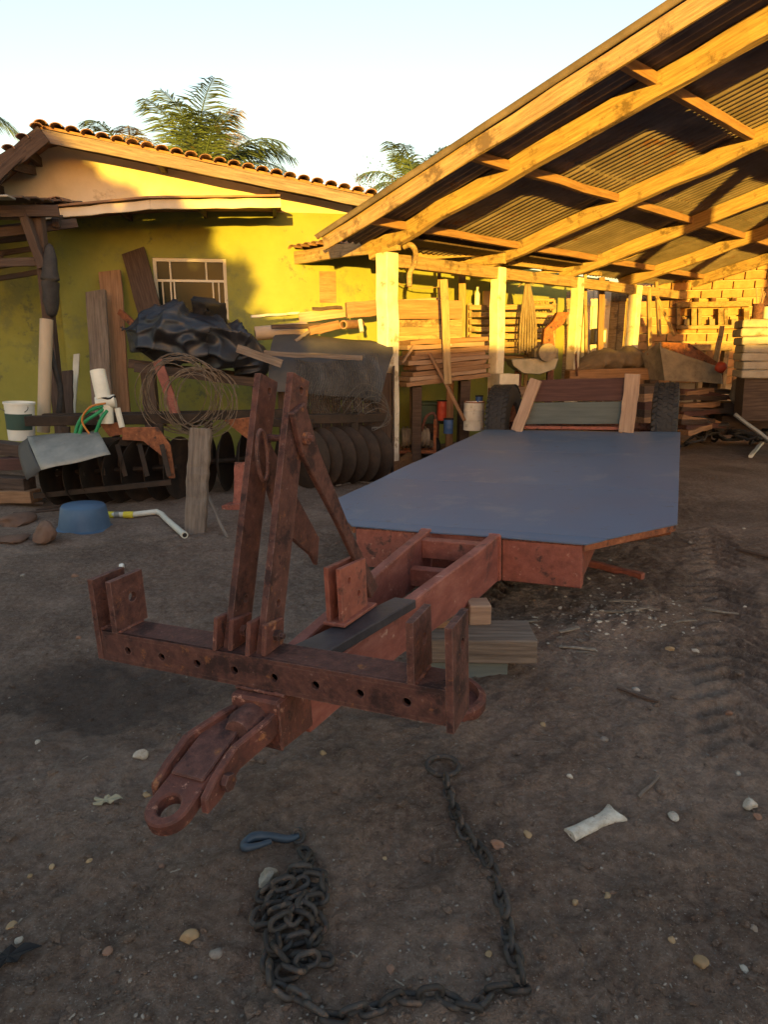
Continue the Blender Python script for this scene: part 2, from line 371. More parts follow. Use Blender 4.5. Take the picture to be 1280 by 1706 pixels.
# ------------------------------------------------------------------ ground
def gz_arr(x, y):
    z = 0.05 * fbm(x, y, .35, 3, 3) + 0.035 * fbm(x, y, 1.7, 4, 11) + 0.045 * fbm(x, y, 7, 4, 23)
    near = np.clip(1.2 - np.hypot(x, y) / 9, 0, 1)
    z += near * 0.034 * fbm(x, y, 21, 3, 41)
    # clods: rounded lumps here and there
    cl = vnoise(x * 9, y * 9, 77); z += near * 0.02 * np.clip(cl - .72, 0, 1) * 3.5 * np.clip(vnoise(x * 1.3, y * 1.3, 5) * 2 - .6, 0, 1)
    # tractor tread prints and wheel ruts on the right of the trailer
    ca, sa = math.cos(.408), math.sin(.408)
    u = (x - 1.75) * ca - (y - 3.7) * sa; v = (x - 1.75) * sa + (y - 3.7) * ca
    for uc, v0, v1, ph in ((.22, -1.6, 2.3, 0), (1.35, -1.2, 3.6, .4), (-1.2, -1.5, .6, .2)):
        m = np.clip(1 - ((u - uc) / .20) ** 4, 0, 1) * np.clip((v - v0) / .3, 0, 1) * np.clip((v1 - v) / .3, 0, 1)
        m = m * np.clip(.25 + 1.6 * vnoise(x * 2.3, y * 2.3, 9), 0, 1)
        w = np.sin((v + np.abs(u - uc) * .9 + ph) * 2 * math.pi / .145)
        z += m * (.019 * np.clip(w * 1.8, -1, 1) - .014)
    # scraped hollow at the left and dragged furrow
    z -= .05 * np.exp(-(((x + 1.05) / .55) ** 2 + ((y - 2.75) / .45) ** 2)) * (1 + 1.2 * fbm(x, y, 6, 3, 8))
    z -= .03 * np.exp(-((x - .08 - .03 * np.sin(y * 9)) / .12) ** 2 - ((y - 1.72) / .16) ** 2)
    z += .045 * np.exp(-(((x - 1.15) / .5) ** 2 + ((y - 3.5) / .35) ** 2)) * np.clip(1 + 3.5 * fbm(x, y, 5, 4, 19), 0, 2.5)
    z += .03 * np.clip(fbm(x, y, 3.1, 3, 51) * 3, 0, 1) * np.clip((x - .7) / .6, 0, 1) * np.clip((5.2 - y) / 1.0, 0, 1) * np.clip((y - 2.4) / .5, 0, 1)
    # earth banked up under the right wheel and by the shed
    z += .07 * np.exp(-(((x - 3.4) / .9) ** 2 + ((y - 7.9) / .9) ** 2))
    far = np.clip((np.hypot(x, y) - 16) / 60, 0, 1)
    return z * (1 - far)
def gz(x, y): return float(gz_arr(np.array([float(x)]), np.array([float(y)]))[0])
def graded(a, b, step, lo, hi, grow=1.13):
    c = list(np.arange(a, b, step)); s = step; t = c[-1]
    while t < hi: s *= grow; t += s; c.append(t)
    s = step; t = c[0]; left = []
    while t > lo: s *= grow; t -= s; left.append(t)
    return np.array(left[::-1] + c)
gx = graded(-1.9, 2.9, .0135, -160, 160); gy = graded(1.15, 5.6, .0155, -120, 420)
X_, Y_ = np.meshgrid(gx, gy); Z_ = gz_arr(X_, Y_)
nx_, ny_ = len(gx), len(gy)
me = bpy.data.meshes.new('ground')
co = np.stack([X_.ravel(), Y_.ravel(), Z_.ravel()], 1).astype(np.float32)
me.vertices.add(nx_ * ny_); me.vertices.foreach_set('co', co.ravel())
ii = (np.arange(ny_ - 1)[:, None] * nx_ + np.arange(nx_ - 1)[None, :]).ravel()
quads = np.stack([ii, ii + 1, ii + nx_ + 1, ii + nx_], 1).astype(np.int32)
me.loops.add(quads.size); me.loops.foreach_set('vertex_index', quads.ravel())
me.polygons.add(len(quads)); me.polygons.foreach_set('loop_start', np.arange(0, quads.size, 4, dtype=np.int32))
me.polygons.foreach_set('use_smooth', np.ones(len(quads), dtype=bool))
me.update(); me.validate()
ground = bpy.data.objects.new('ground', me); COL.objects.link(ground); struct(ground)
m = bpy.data.materials.new('dirt'); m.use_nodes = True; nt = m.node_tree; N = nt.nodes; Lk = nt.links; b = N['Principled BSDF']
tc = N.new('ShaderNodeTexCoord')
def noise(sc, de, ro=.65):
    n = N.new('ShaderNodeTexNoise'); n.inputs['Scale'].default_value = sc; n.inputs['Detail'].default_value = de; n.inputs['Roughness'].default_value = ro
    Lk.new(tc.outputs['Object'], n.inputs['Vector']); return n.outputs['Fac']
def ramp(src, stops):
    r_ = N.new('ShaderNodeValToRGB'); e = r_.color_ramp.elements
    while len(e) < len(stops): e.new(.5)
    for k, (p, cc) in zip(e, stops): k.position = p; k.color = cc
    Lk.new(src, r_.inputs['Fac']); return r_.outputs['Color']
def mixc(fac, a, bb):
    x = N.new('ShaderNodeMix'); x.data_type = 'RGBA'; Lk.new(fac, x.inputs['Factor'])
    for s_, k in ((a, 6), (bb, 7)):
        if isinstance(s_, tuple): x.inputs[k].default_value = s_
        else: Lk.new(s_, x.inputs[k])
    return x.outputs[2]
base = ramp(noise(1.1, 10), [(.36, c3(.150, .100, .077)), (.5, c3(.240, .172, .136)), (.64, c3(.345, .262, .213))])
damp = ramp(noise(.75, 8), [(.50, c3(0, 0, 0)), (.60, c3(.8, .8, .8))])
base = mixc(damp, base, c3(.095, .066, .053))
fine = ramp(noise(34, 8, .75), [(.36, c3(.092, .063, .050)), (.50, c3(.23, .168, .134)), (.64, c3(.39, .31, .26))])
mx = N.new('ShaderNodeMix'); mx.data_type = 'RGBA'; mx.inputs['Factor'].default_value = .42; Lk.new(base, mx.inputs[6]); Lk.new(fine, mx.inputs[7])
grit = ramp(noise(150, 3, .6), [(.63, c3(0, 0, 0)), (.68, c3(1, 1, 1))])
col = mixc(grit, mx.outputs[2], c3(.36, .31, .27))
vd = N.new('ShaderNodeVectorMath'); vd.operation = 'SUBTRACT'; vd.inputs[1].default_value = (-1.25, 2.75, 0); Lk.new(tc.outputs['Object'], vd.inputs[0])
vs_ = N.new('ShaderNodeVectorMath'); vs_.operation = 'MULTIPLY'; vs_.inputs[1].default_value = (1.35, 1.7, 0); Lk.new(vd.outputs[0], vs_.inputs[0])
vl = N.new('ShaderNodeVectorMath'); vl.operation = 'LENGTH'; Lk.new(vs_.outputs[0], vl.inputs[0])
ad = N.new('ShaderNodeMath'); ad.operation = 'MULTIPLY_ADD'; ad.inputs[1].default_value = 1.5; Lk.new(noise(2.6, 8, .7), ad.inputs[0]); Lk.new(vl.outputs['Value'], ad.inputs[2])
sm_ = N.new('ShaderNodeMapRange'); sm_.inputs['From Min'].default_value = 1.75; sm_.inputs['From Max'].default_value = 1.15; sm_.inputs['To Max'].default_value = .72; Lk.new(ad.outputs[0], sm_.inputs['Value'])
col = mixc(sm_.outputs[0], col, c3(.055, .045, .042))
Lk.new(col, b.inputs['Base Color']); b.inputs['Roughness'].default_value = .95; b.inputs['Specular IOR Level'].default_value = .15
bp = N.new('ShaderNodeBump'); bp.inputs['Strength'].default_value = 1.0; bp.inputs['Distance'].default_value = .03
Lk.new(noise(45, 9, .7), bp.inputs['Height'])
bp2 = N.new('ShaderNodeBump'); bp2.inputs['Strength'].default_value = .9; bp2.inputs['Distance'].default_value = .08
Lk.new(noise(5, 8, .6), bp2.inputs['Height']); Lk.new(bp2.outputs[0], bp.inputs['Normal']); Lk.new(bp.outputs[0], b.inputs['Normal'])
me.materials.append(m); MATS['dirt'] = m

# ------------------------------------------------------------------ trailer (local frame: x right, y away from the drawbar, z up, deck top at 0)
TM = Matrix.Rotation(-.408, 4, 'Z') @ Matrix.Rotation(.0148, 4, 'X') @ Matrix.Rotation(-.0341, 4, 'Y')
TM.translation = Vector((.424, 3.588, .508))
TMI = TM.inverted()
def TL(x, y, ax, val):                     # the pixel's ray on a plane of the trailer's own frame
    o = TMI @ CAMV; d = TMI.to_3x3() @ ray(x, y); return o + d * ((val - o[ax]) / d[ax])
tr = bpy.data.objects.new('flatbed_trailer', None); COL.objects.link(tr); tr.matrix_world = TM
tag(tr, 'long low flatbed trailer with blue-grey steel deck and rusty red drawbar', 'trailer')
HW_, CW, CUT, LEN = .672, 1.1, .537, 4.61
def deck(y0, y1):
    def hw(y): return HW_ + (CW - HW_) * min(1, y / CUT)
    n = max(3, int((y1 - y0) / .12)); ys = [y0 + (y1 - y0) * i / n for i in range(n + 1)]
    if y0 < CUT < y1: ys = sorted(ys + [CUT])
    mb = MB(); nxk = 18; top = []
    for y in ys:
        w = hw(y)
        for k in range(nxk + 1):
            x = -w + 2 * w * k / nxk
            z = .0035 * math.sin(x * 3.1 + y * 1.3) * math.sin(y * 2.2) + .002 * math.sin(x * 7 - y * 5)
            if y < .1 and abs(x) < .8: z -= .004
            top.append((x, y, z))
    m_ = nxk + 1; nn = len(ys); bot = [(x, y, z - .007) for x, y, z in top]
    fs = []
    for i in range(nn - 1):
        for k in range(nxk):
            a = i * m_ + k; fs += [(a, a + 1, a + m_ + 1, a + m_), tuple(q + nn * m_ for q in (a, a + m_, a + m_ + 1, a + 1))]
    rim = [k for k in range(m_)] + [i * m_ + nxk for i in range(1, nn)] + [(nn - 1) * m_ + k for k in reversed(range(nxk))] + [i * m_ for i in reversed(range(1, nn - 1))]
    for i in range(len(rim)):
        a, c = rim[i], rim[(i + 1) % len(rim)]; fs.append((a, a + nn * m_, c + nn * m_, c))
    mb.add(top + bot, fs)
    mb.build('deck_sheet', 'deck_paint', tr, smooth=.6)
for y0, y1 in ((0, .118), (.1215, 1.42), (1.4235, 2.98), (2.9835, LEN)): deck(y0, y1)
# edge angle under the sheet, following the outline
out = [(-HW_, 0), (HW_, 0), (CW, CUT), (CW, LEN), (-CW, LEN), (-CW, CUT)]
for i in (1, 2, 3, 4, 5):
    (x0, y0), (x1, y1) = out[i], out[(i + 1) % 6]
    v = Vector((x1 - x0, y1 - y0, 0)); nrm = Vector((-v.y, v.x, 0)).normalized() * .014
    MB().bar(Vector((x0, y0, -.031)) + nrm, Vector((x1, y1, -.031)) + nrm, .016, .036).build('edge_angle', 'deck_paint' if i in (2, 4) else 'rust_orange', tr, bevel=.002)
# front cross beam (left and right of the drawbar) and long side beams below the deck
for x0, x1 in ((-.655, -.2445), (.2295, .655)):
    MB().box(x0, x1, .012, .09, -.256, -.016).build('front_beam', 'rust_primer', tr, bevel=.006)
MB().box(-.20, .185, .02, .08, -.22, -.016).build('front_beam', 'rust_primer', tr, bevel=.006)
for x in (-.6, .6): MB().box(x - .045, x + .045, .093, 4.58, -.25, -.02).build('side_beam', 'rust_primer', tr, bevel=.006)
for i in range(6):
    y = .56 + i * .78
    for sx in (-1, 1):
        MB().hexa([(sx * .646, y, -.2), (sx * 1.07, y, -.075), (sx * 1.07, y + .06, -.075), (sx * .646, y + .06, -.2), (sx * .646, y, -.017), (sx * 1.07, y, -.017), (sx * 1.07, y + .06, -.017), (sx * .646, y + .06, -.017)]).build('outrigger', 'rust_orange', tr, bevel=.003)
for sx, x in ((-1, -.231), (1, .2165)):
    MB().box(x - .012, x + .012, -.012, .012, -.25, .004).build('weld_angle', 'rust_primer', tr, bevel=.003)
# drawbar rails: deep channels that converge on the nose
def rail(sx):
    a = .215 if sx > 0 else -.232; w = .052 * sx; st = [(0.01, a, -.255, .006), (-.35, a * .93, -.235, .012), (-.75, a * .80, -.19, .024), (-1.25, a * .62, -.15, .034), (-1.86, a * .43, -.13, .045)]
    mb = MB(); vs = []; fs = []
    for y, x, z0, z1 in st: vs += [(x, y, z0), (x - w, y, z0), (x - w, y, z1), (x, y, z1)]
    for i in range(len(st) - 1):
        for k in range(4): fs.append((i * 4 + k, i * 4 + (k + 1) % 4, i * 4 + 4 + (k + 1) % 4, i * 4 + 4 + k))
    fs += [(0, 1, 2, 3), tuple(len(vs) - 4 + k for k in range(4))]
    mb.add(vs, fs).build('drawbar_rail', 'primer_pink', tr, bevel=.005)
rail(-1); rail(1)
MB().box(-.172, .158, -.16, -.10, -.11, -.006).build('cross_plate', 'rust_primer', tr, bevel=.004)
MB().box(-.165, .150, -.36, -.30, -.20, -.105).build('cross_plate', 'rust_primer', tr, bevel=.004)
MB().box(-.13, .125, -.95, -.90, -.16, -.10).build('cross_plate', 'rust_dark', tr, bevel=.004)
# dark stiffener laid on the rails under the three-hole bracket
MB().hexa([(-.075, -1.86, .048), (.066, -1.86, .048), (.19, -1.19, .036), (.10, -1.19, .036), (-.075, -1.86, .085), (.066, -1.86, .085), (.19, -1.19, .072), (.10, -1.19, .072)]).build('stiffener_bar', 'dark_steel', tr, bevel=.004)
# nose box below the cross bar
MB().hexa([(-.062, -2.035, -.085), (.1, -2.035, -.085), (.085, -1.62, -.155), (-.085, -1.62, -.155), (-.062, -2.035, .068), (.1, -2.035, .068), (.085, -1.62, .04), (-.085, -1.62, .04)]).build('nose_box', 'rust_mid', tr, bevel=.008)
# cross bar with a row of holes
cb = MB()
hx = [-.471 + .1343 * i for i in range(8)]
cb.holed((-.575, -1.995, .072), (1, 0, 0), (0, 0, 1), 1.15, .1, -.012, [(x + .575, .047, .0125) for x in hx])
cb.box(-.575, .575, -1.9945, -1.885, .160, .172); cb.box(-.575, .575, -1.9945, -1.885, .0722, .084); cb.box(-.575, .575, -1.897, -1.885, .0842, .1598)
for x in (-.5748, .5628): cb.box(x, x + .012, -1.994, -1.8972, .0842, .1598)
cb.build('cross_bar', 'rust_dark', tr)
# four upright lugs
def lug(x, z0, hole):
    mb = MB(); mb.holed((x, -1.998, z0), (0, 1, 0), (0, 0, 1), .135, .342 - z0, .02, [(.082, .342 - z0 - .075, .0165)])
    mb.build('lug', 'rust_dark', tr, bevel=0)
lug(-.597, .075, 0); lug(-.522, .174, 0); lug(.474, .174, 0); lug(.577, .055, 0)
# mast: two leaning flat bars with holes, braces behind them
def slab(x, pts, t=.02, name='mast_bar', m='rust_dark'):      # polygon in the (y, z) plane
    return MB().prism([(x, y, z) for y, z in pts], (t, 0, 0)).build(name, m, tr, bevel=.003)
for x, k in ((-.118, 0), (-.004, .0)):
    sl = Vector((0, .277, .785)).normalized(); ac = Vector((0, sl.z, -sl.y))
    mb = MB(); Lh = .83
    # three stacked cells so that each bar carries a hole near its foot, one near its head
    o0 = Vector((x, -1.972, .168))
    for s0, s1, hv in ((0, .30, .15), (.3, .66, None), (.66, Lh, .79)):
        if hv is None: mb.bar(o0 + ac * .049 + sl * s0 + Vector((.0105, 0, 0)), o0 + ac * .049 + sl * s1 + Vector((.0105, 0, 0)), .098, .021, up=(1, 0, 0))
        else: mb.holed(o0 + sl * s0, ac, sl, .098, s1 - s0, 0.021, [(.058, hv - s0, .012)])
    xs_ = [p.x for p in mb.v]; mb.v = [Vector((x + abs(p.x - x), p.y, p.z)) for p in mb.v]
    mb.build('mast_bar', 'rust_dark', tr, weld=True)
    # foot clip and bolt
    MB().prism([(x - .006, -2.0, .172), (x - .006, -1.92, .172), (x - .006, -1.90, .262), (x - .006, -1.978, .268)], (-.014, 0, 0)).build('foot_clip', 'rust_mid', tr, bevel=.003)
    MB().prism([(x + .024, -1.985, .172), (x + .024, -1.885, .172), (x + .024, -1.87, .25), (x + .024, -1.965, .262)], (.016, 0, 0)).build('foot_clip', 'rust_mid', tr, bevel=.003)
    MB().lathe([(0, 0), (.017, 0), (.017, .016), (.009, .016), (.009, .03), (0, .03)], frame_at((x + .04, -1.925, .215), (1, 0, 0)), 6).build('bolt', 'rust_dark', tr)
slab(.018, [(-1.742, .835), (-1.672, .86), (-1.60, .70), (-1.40, .38), (-1.24, .165), (-1.20, .115), (-1.265, .085), (-1.31, .17), (-1.50, .44), (-1.70, .70)], .02, 'brace')
slab(-.140, [(-1.72, .74), (-1.64, .74), (-1.52, .56), (-1.36, .34), (-1.385, .24), (-1.42, .29), (-1.54, .385), (-1.60, .43)], .02, 'brace')
MB().tube([(-.05, -1.79 + .028 * math.sin(t), .715 + .075 * math.cos(t)) for t in [math.pi * (.0 + 2 * i / 20) for i in range(20)]], .0065, 6, closed=True).build('ring', 'rust_dark', tr, smooth=True)
MB().lathe([(0, 0), (.02, 0), (.02, .014), (.01, .014), (.01, .03), (0, .03)], frame_at((.038, -1.69, .755), (1, 0, 0)), 6).build('bolt', 'rust_dark', tr)
MB().tube([(-.125, -1.70, .755), (.04, -1.70, .755)], .011, 8).build('pin', 'rust_dark', tr)
# bracket of two red plates, each with three holes
for x in (-.012, .036):
    mb = MB(); ux = Vector((0, 1, -.10)); mb.holed((x, -1.535, .085), ux, (0, 0, 1), .20, .205, .016, [(.065, .15, .013), (.135, .085, .013)])
    mb.build('bracket_plate', 'rust_primer', tr)
MB().prism([(-.02, -1.55, .0855), (.065, -1.55, .0855), (.075, -1.30, .074), (-.005, -1.30, .074)], (0, 0, .012)).build('bracket_foot', 'rust_primer', tr, bevel=.002)
# clevis arms and towing eye
def arm(x0, x1, sw):
    P = [(x0, -2.0, .0), (x0 + sw * .012, -2.08, .004), (x1, -2.17, -.03), (x1, -2.26, -.062), (x1, -2.31, -.08)]
    mb = MB(); vs = []; fs = []
    for i, (x, y, z) in enumerate(P):
        h = (.030, .034, .036, .036, .022)[i]; t = .011
        vs += [(x - t, y, z - h), (x + t, y, z - h), (x + t, y, z + h), (x - t, y, z + h)]
    for i in range(len(P) - 1):
        for k in range(4): fs.append((i * 4 + k, i * 4 + (k + 1) % 4, i * 4 + 4 + (k + 1) % 4, i * 4 + 4 + k))
    fs += [(0, 1, 2, 3), tuple(len(vs) - 4 + k for k in range(4))]
    mb.add(vs, fs).build('clevis_arm', 'rust_mid', tr, bevel=.004)
arm(-.045, -.112, -1); arm(.075, .045, 1)
MB().lathe([(0, -.02), (.05, -.02), (.055, .05), (.04, .085), (0, .085)], frame_at((.015, -2.03, .0), (0, -1, 0)), 18).build('swivel_boss', 'rust_dark', tr, smooth=.6)
def eye():
    M = Matrix.Translation((-.036, -2.10, -.02)) @ Matrix.Rotation(R(16.5), 4, 'X')      # link lies along -y, falls to the front
    w, t, Ln, rh = .060, .021, .25, .031
    outl = [(w, .06), (-w, .06)] ; n = 14
    outl = [(w * math.cos(a), -Ln - w * math.sin(a)) for a in [math.pi * k / n for k in range(n + 1)]]
    full = [(w, .02)] + outl + [(-w, .02)]
    # radial quads between the hole and the outline
    hole_c = (0, -Ln); ring_o = []; ring_i = []
    K = 36
    for k in range(K):
        a = 2 * math.pi * k / K; c, s_ = math.cos(a), math.sin(a)
        if s_ <= 0: o = (w * c, -Ln + w * s_)
        else:
            q = min(w / abs(c) if abs(c) > 1e-6 else 1e9, .285 / s_); o = (c * q, -Ln + s_ * q)
        ring_o.append(o); ring_i.append((rh * c, -Ln + rh * s_))
    mb = MB(); vs = []
    for z in (t, -t):
        vs += [(x, y, z) for x, y in ring_o] + [(x, y, z) for x, y in ring_i]
    fs = []
    for k in range(K):
        j = (k + 1) % K
        fs += [(k, j, K + j, K + k), (2 * K + k, 3 * K + k, 3 * K + j, 2 * K + j), (k, 2 * K + k, 2 * K + j, j), (K + k, K + j, 3 * K + j, 3 * K + k)]
    mb.add(vs, fs).xf(M).build('towing_eye', 'rust_mid', tr, bevel=.005)
    MB().box(-.052, .052, -.17, .05, .0215, .031).xf(M).build('eye_cap', 'rust_dark', tr, bevel=.004)
eye()
MB().tube([(-.135, -2.235, -.055), (.075, -2.235, -.055)], .016, 10).build('hinge_pin', 'rust_dark', tr)
MB().lathe([(0, 0), (.024, 0), (.024, .018), (0, .018)], frame_at((.058, -2.235, -.055), (1, 0, 0)), 6).build('nut', 'rust_dark', tr)
# tailboard at the far end
timber('tail_post', (-.685, 4.50, .0), (-.475, 4.53, .60), .135, .06, 'wood_pale', tr, up=(0, 1, 0))
timber('tail_post', (.545, 4.50, .0), (.585, 4.53, .64), .16, .06, 'wood_pale', tr, up=(0, 1, 0))
timber('tail_board', (-.58, 4.565, .465), (.53, 4.565, .475), .035, .25, 'wood_maroon', tr)
timber('tail_board', (-.62, 4.565, .20), (.52, 4.565, .215), .03, .25, 'wood_greygreen', tr)
MB().box(-.66, .55, 4.55, 4.59, .02, .055).build('tail_rail', 'rust_primer', tr, bevel=.004)
# rear wheels
def wheel(xc, yc, zc, Rr, wd, steer=0):
    M = Matrix.Translation((xc, yc, zc)) @ Matrix.Rotation(R(90), 4, 'Y')
    prof = [(.27, -wd * .34), (.30, -wd * .46), (.40, -wd * .50), (Rr - .075, -wd * .48), (Rr - .03, -wd * .44), (Rr - .012, -wd * .36), (Rr - .008, 0), (Rr - .012, wd * .36), (Rr - .03, wd * .44), (Rr - .075, wd * .48), (.40, wd * .50), (.30, wd * .46), (.27, wd * .34)]
    wh = MB().lathe(prof, M, 48).build('tyre', 'rubber', tr, smooth=.7)
    nb = 46; tb = MB()
    for k in range(nb):
        a = 2 * math.pi * k / nb
        for row in range(5):
            h = (-.38 + .19 * row) * wd; off = (.5 if row % 2 else 0) * 2 * math.pi / nb
            t = a + off; da = math.pi / nb * (.62); sk = .018 * (1 if row % 2 else -1)
            pts = []
            for rr in (Rr - .014, Rr):
                for (aa, hh) in ((-da, -.075 * wd), (da, -.075 * wd), (da, .075 * wd), (-da, .075 * wd)):
                    th = t + aa + sk * (hh / (.075 * wd)); pts.append(M @ Vector((rr * math.cos(th), rr * math.sin(th), h + hh)))
            tb.hexa(pts)
    tb.build('tread', 'rubber', wh)
    rm = MB().lathe([(.0, -.02), (.10, -.03), (.13, .02), (.22, .03), (.255, .07), (.275, wd * .34), (.285, wd * .36), (.285, -wd * .36), (.26, -wd * .3), (.2, -.0)], M, 32).build('rim', 'rust_orange', tr, smooth=.7)
    for k in range(8):
        a = 2 * math.pi * k / 8; MB().lathe([(0, 0), (.014, 0), (.014, .03), (0, .03)], M @ Matrix.Translation((.165 * math.cos(a), .165 * math.sin(a), .025)), 6).build('wheel_nut', 'rust_dark', rm)
wheel(.925, 5.13, -.012, .52, .285); wheel(-.985, 5.13, -.012, .525, .285)
MB().tube([(-.99, 5.13, -.012), (.93, 5.13, -.012)], .05, 12).build('axle', 'rust_dark', tr, smooth=True)
for x in (-.6, .6): MB().box(x - .03, x + .03, 4.6, 5.25, -.13, -.04).build('axle_arm', 'rust_dark', tr, bevel=.005)

# weld beads along the joints
def bead(a, b, r_=.0055, par=tr):
    a, b = Vector(a), Vector(b); n = max(4, int((b - a).length / .007)); rw = random.Random(int(a.x * 977 + a.z * 131))
    MB().tube([a.lerp(b, k / n) + Vector((rw.uniform(-.001, .001), rw.uniform(-.001, .001), rw.uniform(-.001, .001))) for k in range(n + 1)], [r_ * (1.0 + .28 * math.sin(k * 2.4) + rw.uniform(-.12, .12)) for k in range(n + 1)], 6).build('weld_bead', 'rust_mid', par, smooth=True)
for x in (-.522, .474):
    bead((x + .021, -1.99, .174), (x + .021, -1.885, .174)); bead((x - .001, -1.99, .174), (x - .001, -1.885, .174))
bead((-.576, -1.99, .174), (-.576, -1.885, .174)); bead((.576, -1.99, .174), (.576, -1.885, .174))
bead((-.062, -2.0, .071), (.1, -2.0, .071)); bead((.1, -2.033, -.08), (.1, -2.033, .06), .005)
bead((.22, -.006, -.25), (.22, -.006, .0)); bead((-.236, -.006, -.25), (-.236, -.006, 0))
bead((.23, .011, -.018), (.65, .011, -.018), .004); bead((-.65, .011, -.018), (-.245, .011, -.018), .004)
for x in (-.118, -.004): bead((x + .022, -1.965, .176), (x + .022, -1.885, .176))
# ------------------------------------------------------------------ open shed on the right
EA = R(47); ev = Vector((math.sin(EA), math.cos(EA), 0)); rv = Vector((math.cos(EA), -math.sin(EA), 0))
E0 = Vector((.04, 8.5, 0)); EZ = 2.63; TAN = .262
def S(a, t, z): return E0 + ev * a + rv * t + Vector((0, 0, z))
def rz(t): return EZ + TAN * t              # underside line of the rafters
shed = thing('open_shed', 'open timber shed with whitewashed posts and a rusty corrugated iron roof', 'shed', (E0.x, E0.y, 0))
bays = [0, 2.15, 4.2, 6.15]
pw = [.20, .165, .16, .175]
for a, w in zip(bays, pw):
    p = S(a, 0, 0); timber('post', p + Vector((.02, 0, -.02)), p + Vector((0, 0, EZ - .02)), w, w, 'limewash', shed, up=ev, seg=10, warp=.008, bevel=.012)
    q = S(a, 6.3, 0); timber('post', q, q + Vector((0, 0, rz(6.3))), .2, .2, 'limewash', shed, up=ev)
for a in bays + [8.2]:
    timber('rafter', S(a, -.32, rz(-.32) + .105), S(a, 6.6, rz(6.6) + .105), .09, .19, 'wood_yellow', shed, seg=18, warp=.012, bevel=.006)
# eave beam on the posts, and lower tie beam behind
for i in range(3): timber('eave_beam', S(bays[i] + .02, .0, EZ - .1), S(bays[i + 1] - .02, 0, EZ - .1), .12, .15, 'wood_yellow', shed, warp=.006)
timber('eave_beam', S(6.17, 0, EZ - .1), S(8.2, 0, EZ - .1), .12, .15, 'wood_yellow', shed, warp=.006)
timber('barge_board', S(-.68, -.35, rz(-.35) + .14), S(-.68, 6.7, rz(6.7) + .12), .03, .155, 'wood_yellow', shed, seg=16, warp=.007)
TH = math.atan(TAN)
for t in (.32, 1.75, 3.2, 4.65, 6.1):
    timber('purlin', S(-.66, t, rz(t) + .155), S(8.3, t, rz(t) + .155), .07, .085, 'wood_brown', shed, up=(0, 0, 1), seg=18, warp=.006)
# corrugated sheets, each laid on its own
up_r = (rv * math.cos(TH) + Vector((0, 0, math.sin(TH)))).normalized(); nr = ev.cross(up_r); nr = nr if nr.z > 0 else -nr
def sheet_mesh(width, length, pitch=.096, amp=.021, k=8):
    n = int(round(width / pitch)) * k; mb = MB(); vs = []; fs = []
    for i in range(n + 1):
        x = width * i / n; z = amp * math.cos(2 * math.pi * x / pitch)
        for y in (0, length / 2, length): vs.append((x, y, z))
    for i in range(n):
        for j in range(2): a = i * 3 + j; fs.append((a, a + 3, a + 4, a + 1))
    return mb.add(vs, fs).mesh('roof_sheet', 'roof_iron', smooth=True)
sm = sheet_mesh(.96, 2.45)
rs = random.Random(3)
for row, t0 in enumerate((-.42, 1.92, 4.26)):
    for c_ in range(11):
        o = bpy.data.objects.new('roof_sheet', sm); COL.objects.link(o); o.parent = shed
        a0 = -.76 + c_ * .88 + rs.uniform(-.015, .015); tt = t0 + rs.uniform(-.03, .03)
        p = S(a0, tt, rz(tt) + .232 + .012 * row + .006 * (c_ % 2))
        M = Matrix(((ev.x, up_r.x, nr.x), (ev.y, up_r.y, nr.y), (ev.z, up_r.z, nr.z))).to_4x4() @ Matrix.Rotation(rs.uniform(-.006, .006), 4, 'Y')
        M.translation = p - WLOC[shed.name]; o.matrix_local = M
# lean-to strip of tiles between the eave and the house
cb0 = S(0, .14, 2.70); cb1 = PL(440, 437, S(0, 0, 0), ev)
lt = thing('lean_to_canopy', 'low tiled canopy bridging the yellow house wall and the first shed post', 'canopy', (-1.2, 9.6, 2.5))
fd = (cb0 - cb1).normalized()
timber('canopy_beam', cb1, cb0 + fd * .05, .07, .16, 'wood_yellow', lt, seg=10, warp=.008)
timber('canopy_beam', cb1 + ev * 2.1 + Vector((0, 0, .02)), cb0 + ev * 2.1 + Vector((0, 0, .02)), .07, .14, 'wood_yellow', lt, seg=8)
MB().hexa([cb1 + ev * .05 + Vector((0, 0, .075)), cb0 + ev * .05 + Vector((0, 0, .075)), cb0 + ev * 4.1 + Vector((0, 0, .09)), cb1 + ev * 4.1 + Vector((0, 0, .09)), cb1 + ev * .05 + Vector((0, 0, .095)), cb0 + ev * .05 + Vector((0, 0, .095)), cb0 + ev * 4.1 + Vector((0, 0, .11)), cb1 + ev * 4.1 + Vector((0, 0, .11))]).build('underlay', 'wood_dark', lt)
def tile_mesh(Lt=.42, r0=.078, r1=.066, th=.014, n=8):
    mb = MB(); vs = []; fs = []
    for i, (y, r_) in enumerate(((0, r0), (Lt, r1))):
        for k in range(n + 1):
            a = math.pi * k / n; vs.append((r_ * math.cos(a), y, r_ * math.sin(a) * .62))
        for k in range(n + 1):
            a = math.pi * k / n; vs.append(((r_ - th) * math.cos(a), y, (r_ - th) * math.sin(a) * .62))
    m_ = n + 1
    for k in range(n):
        fs += [(k, k + 1, 2 * m_ + k + 1, 2 * m_ + k), (m_ + k, 3 * m_ + k, 3 * m_ + k + 1, m_ + k + 1), (k, m_ + k, m_ + k + 1, k + 1), (2 * m_ + k, 2 * m_ + k + 1, 3 * m_ + k + 1, 3 * m_ + k)]
    return mb.add(vs, fs).mesh('roof_tile', 'clay_tile', smooth=.9)
TILE = tile_mesh()
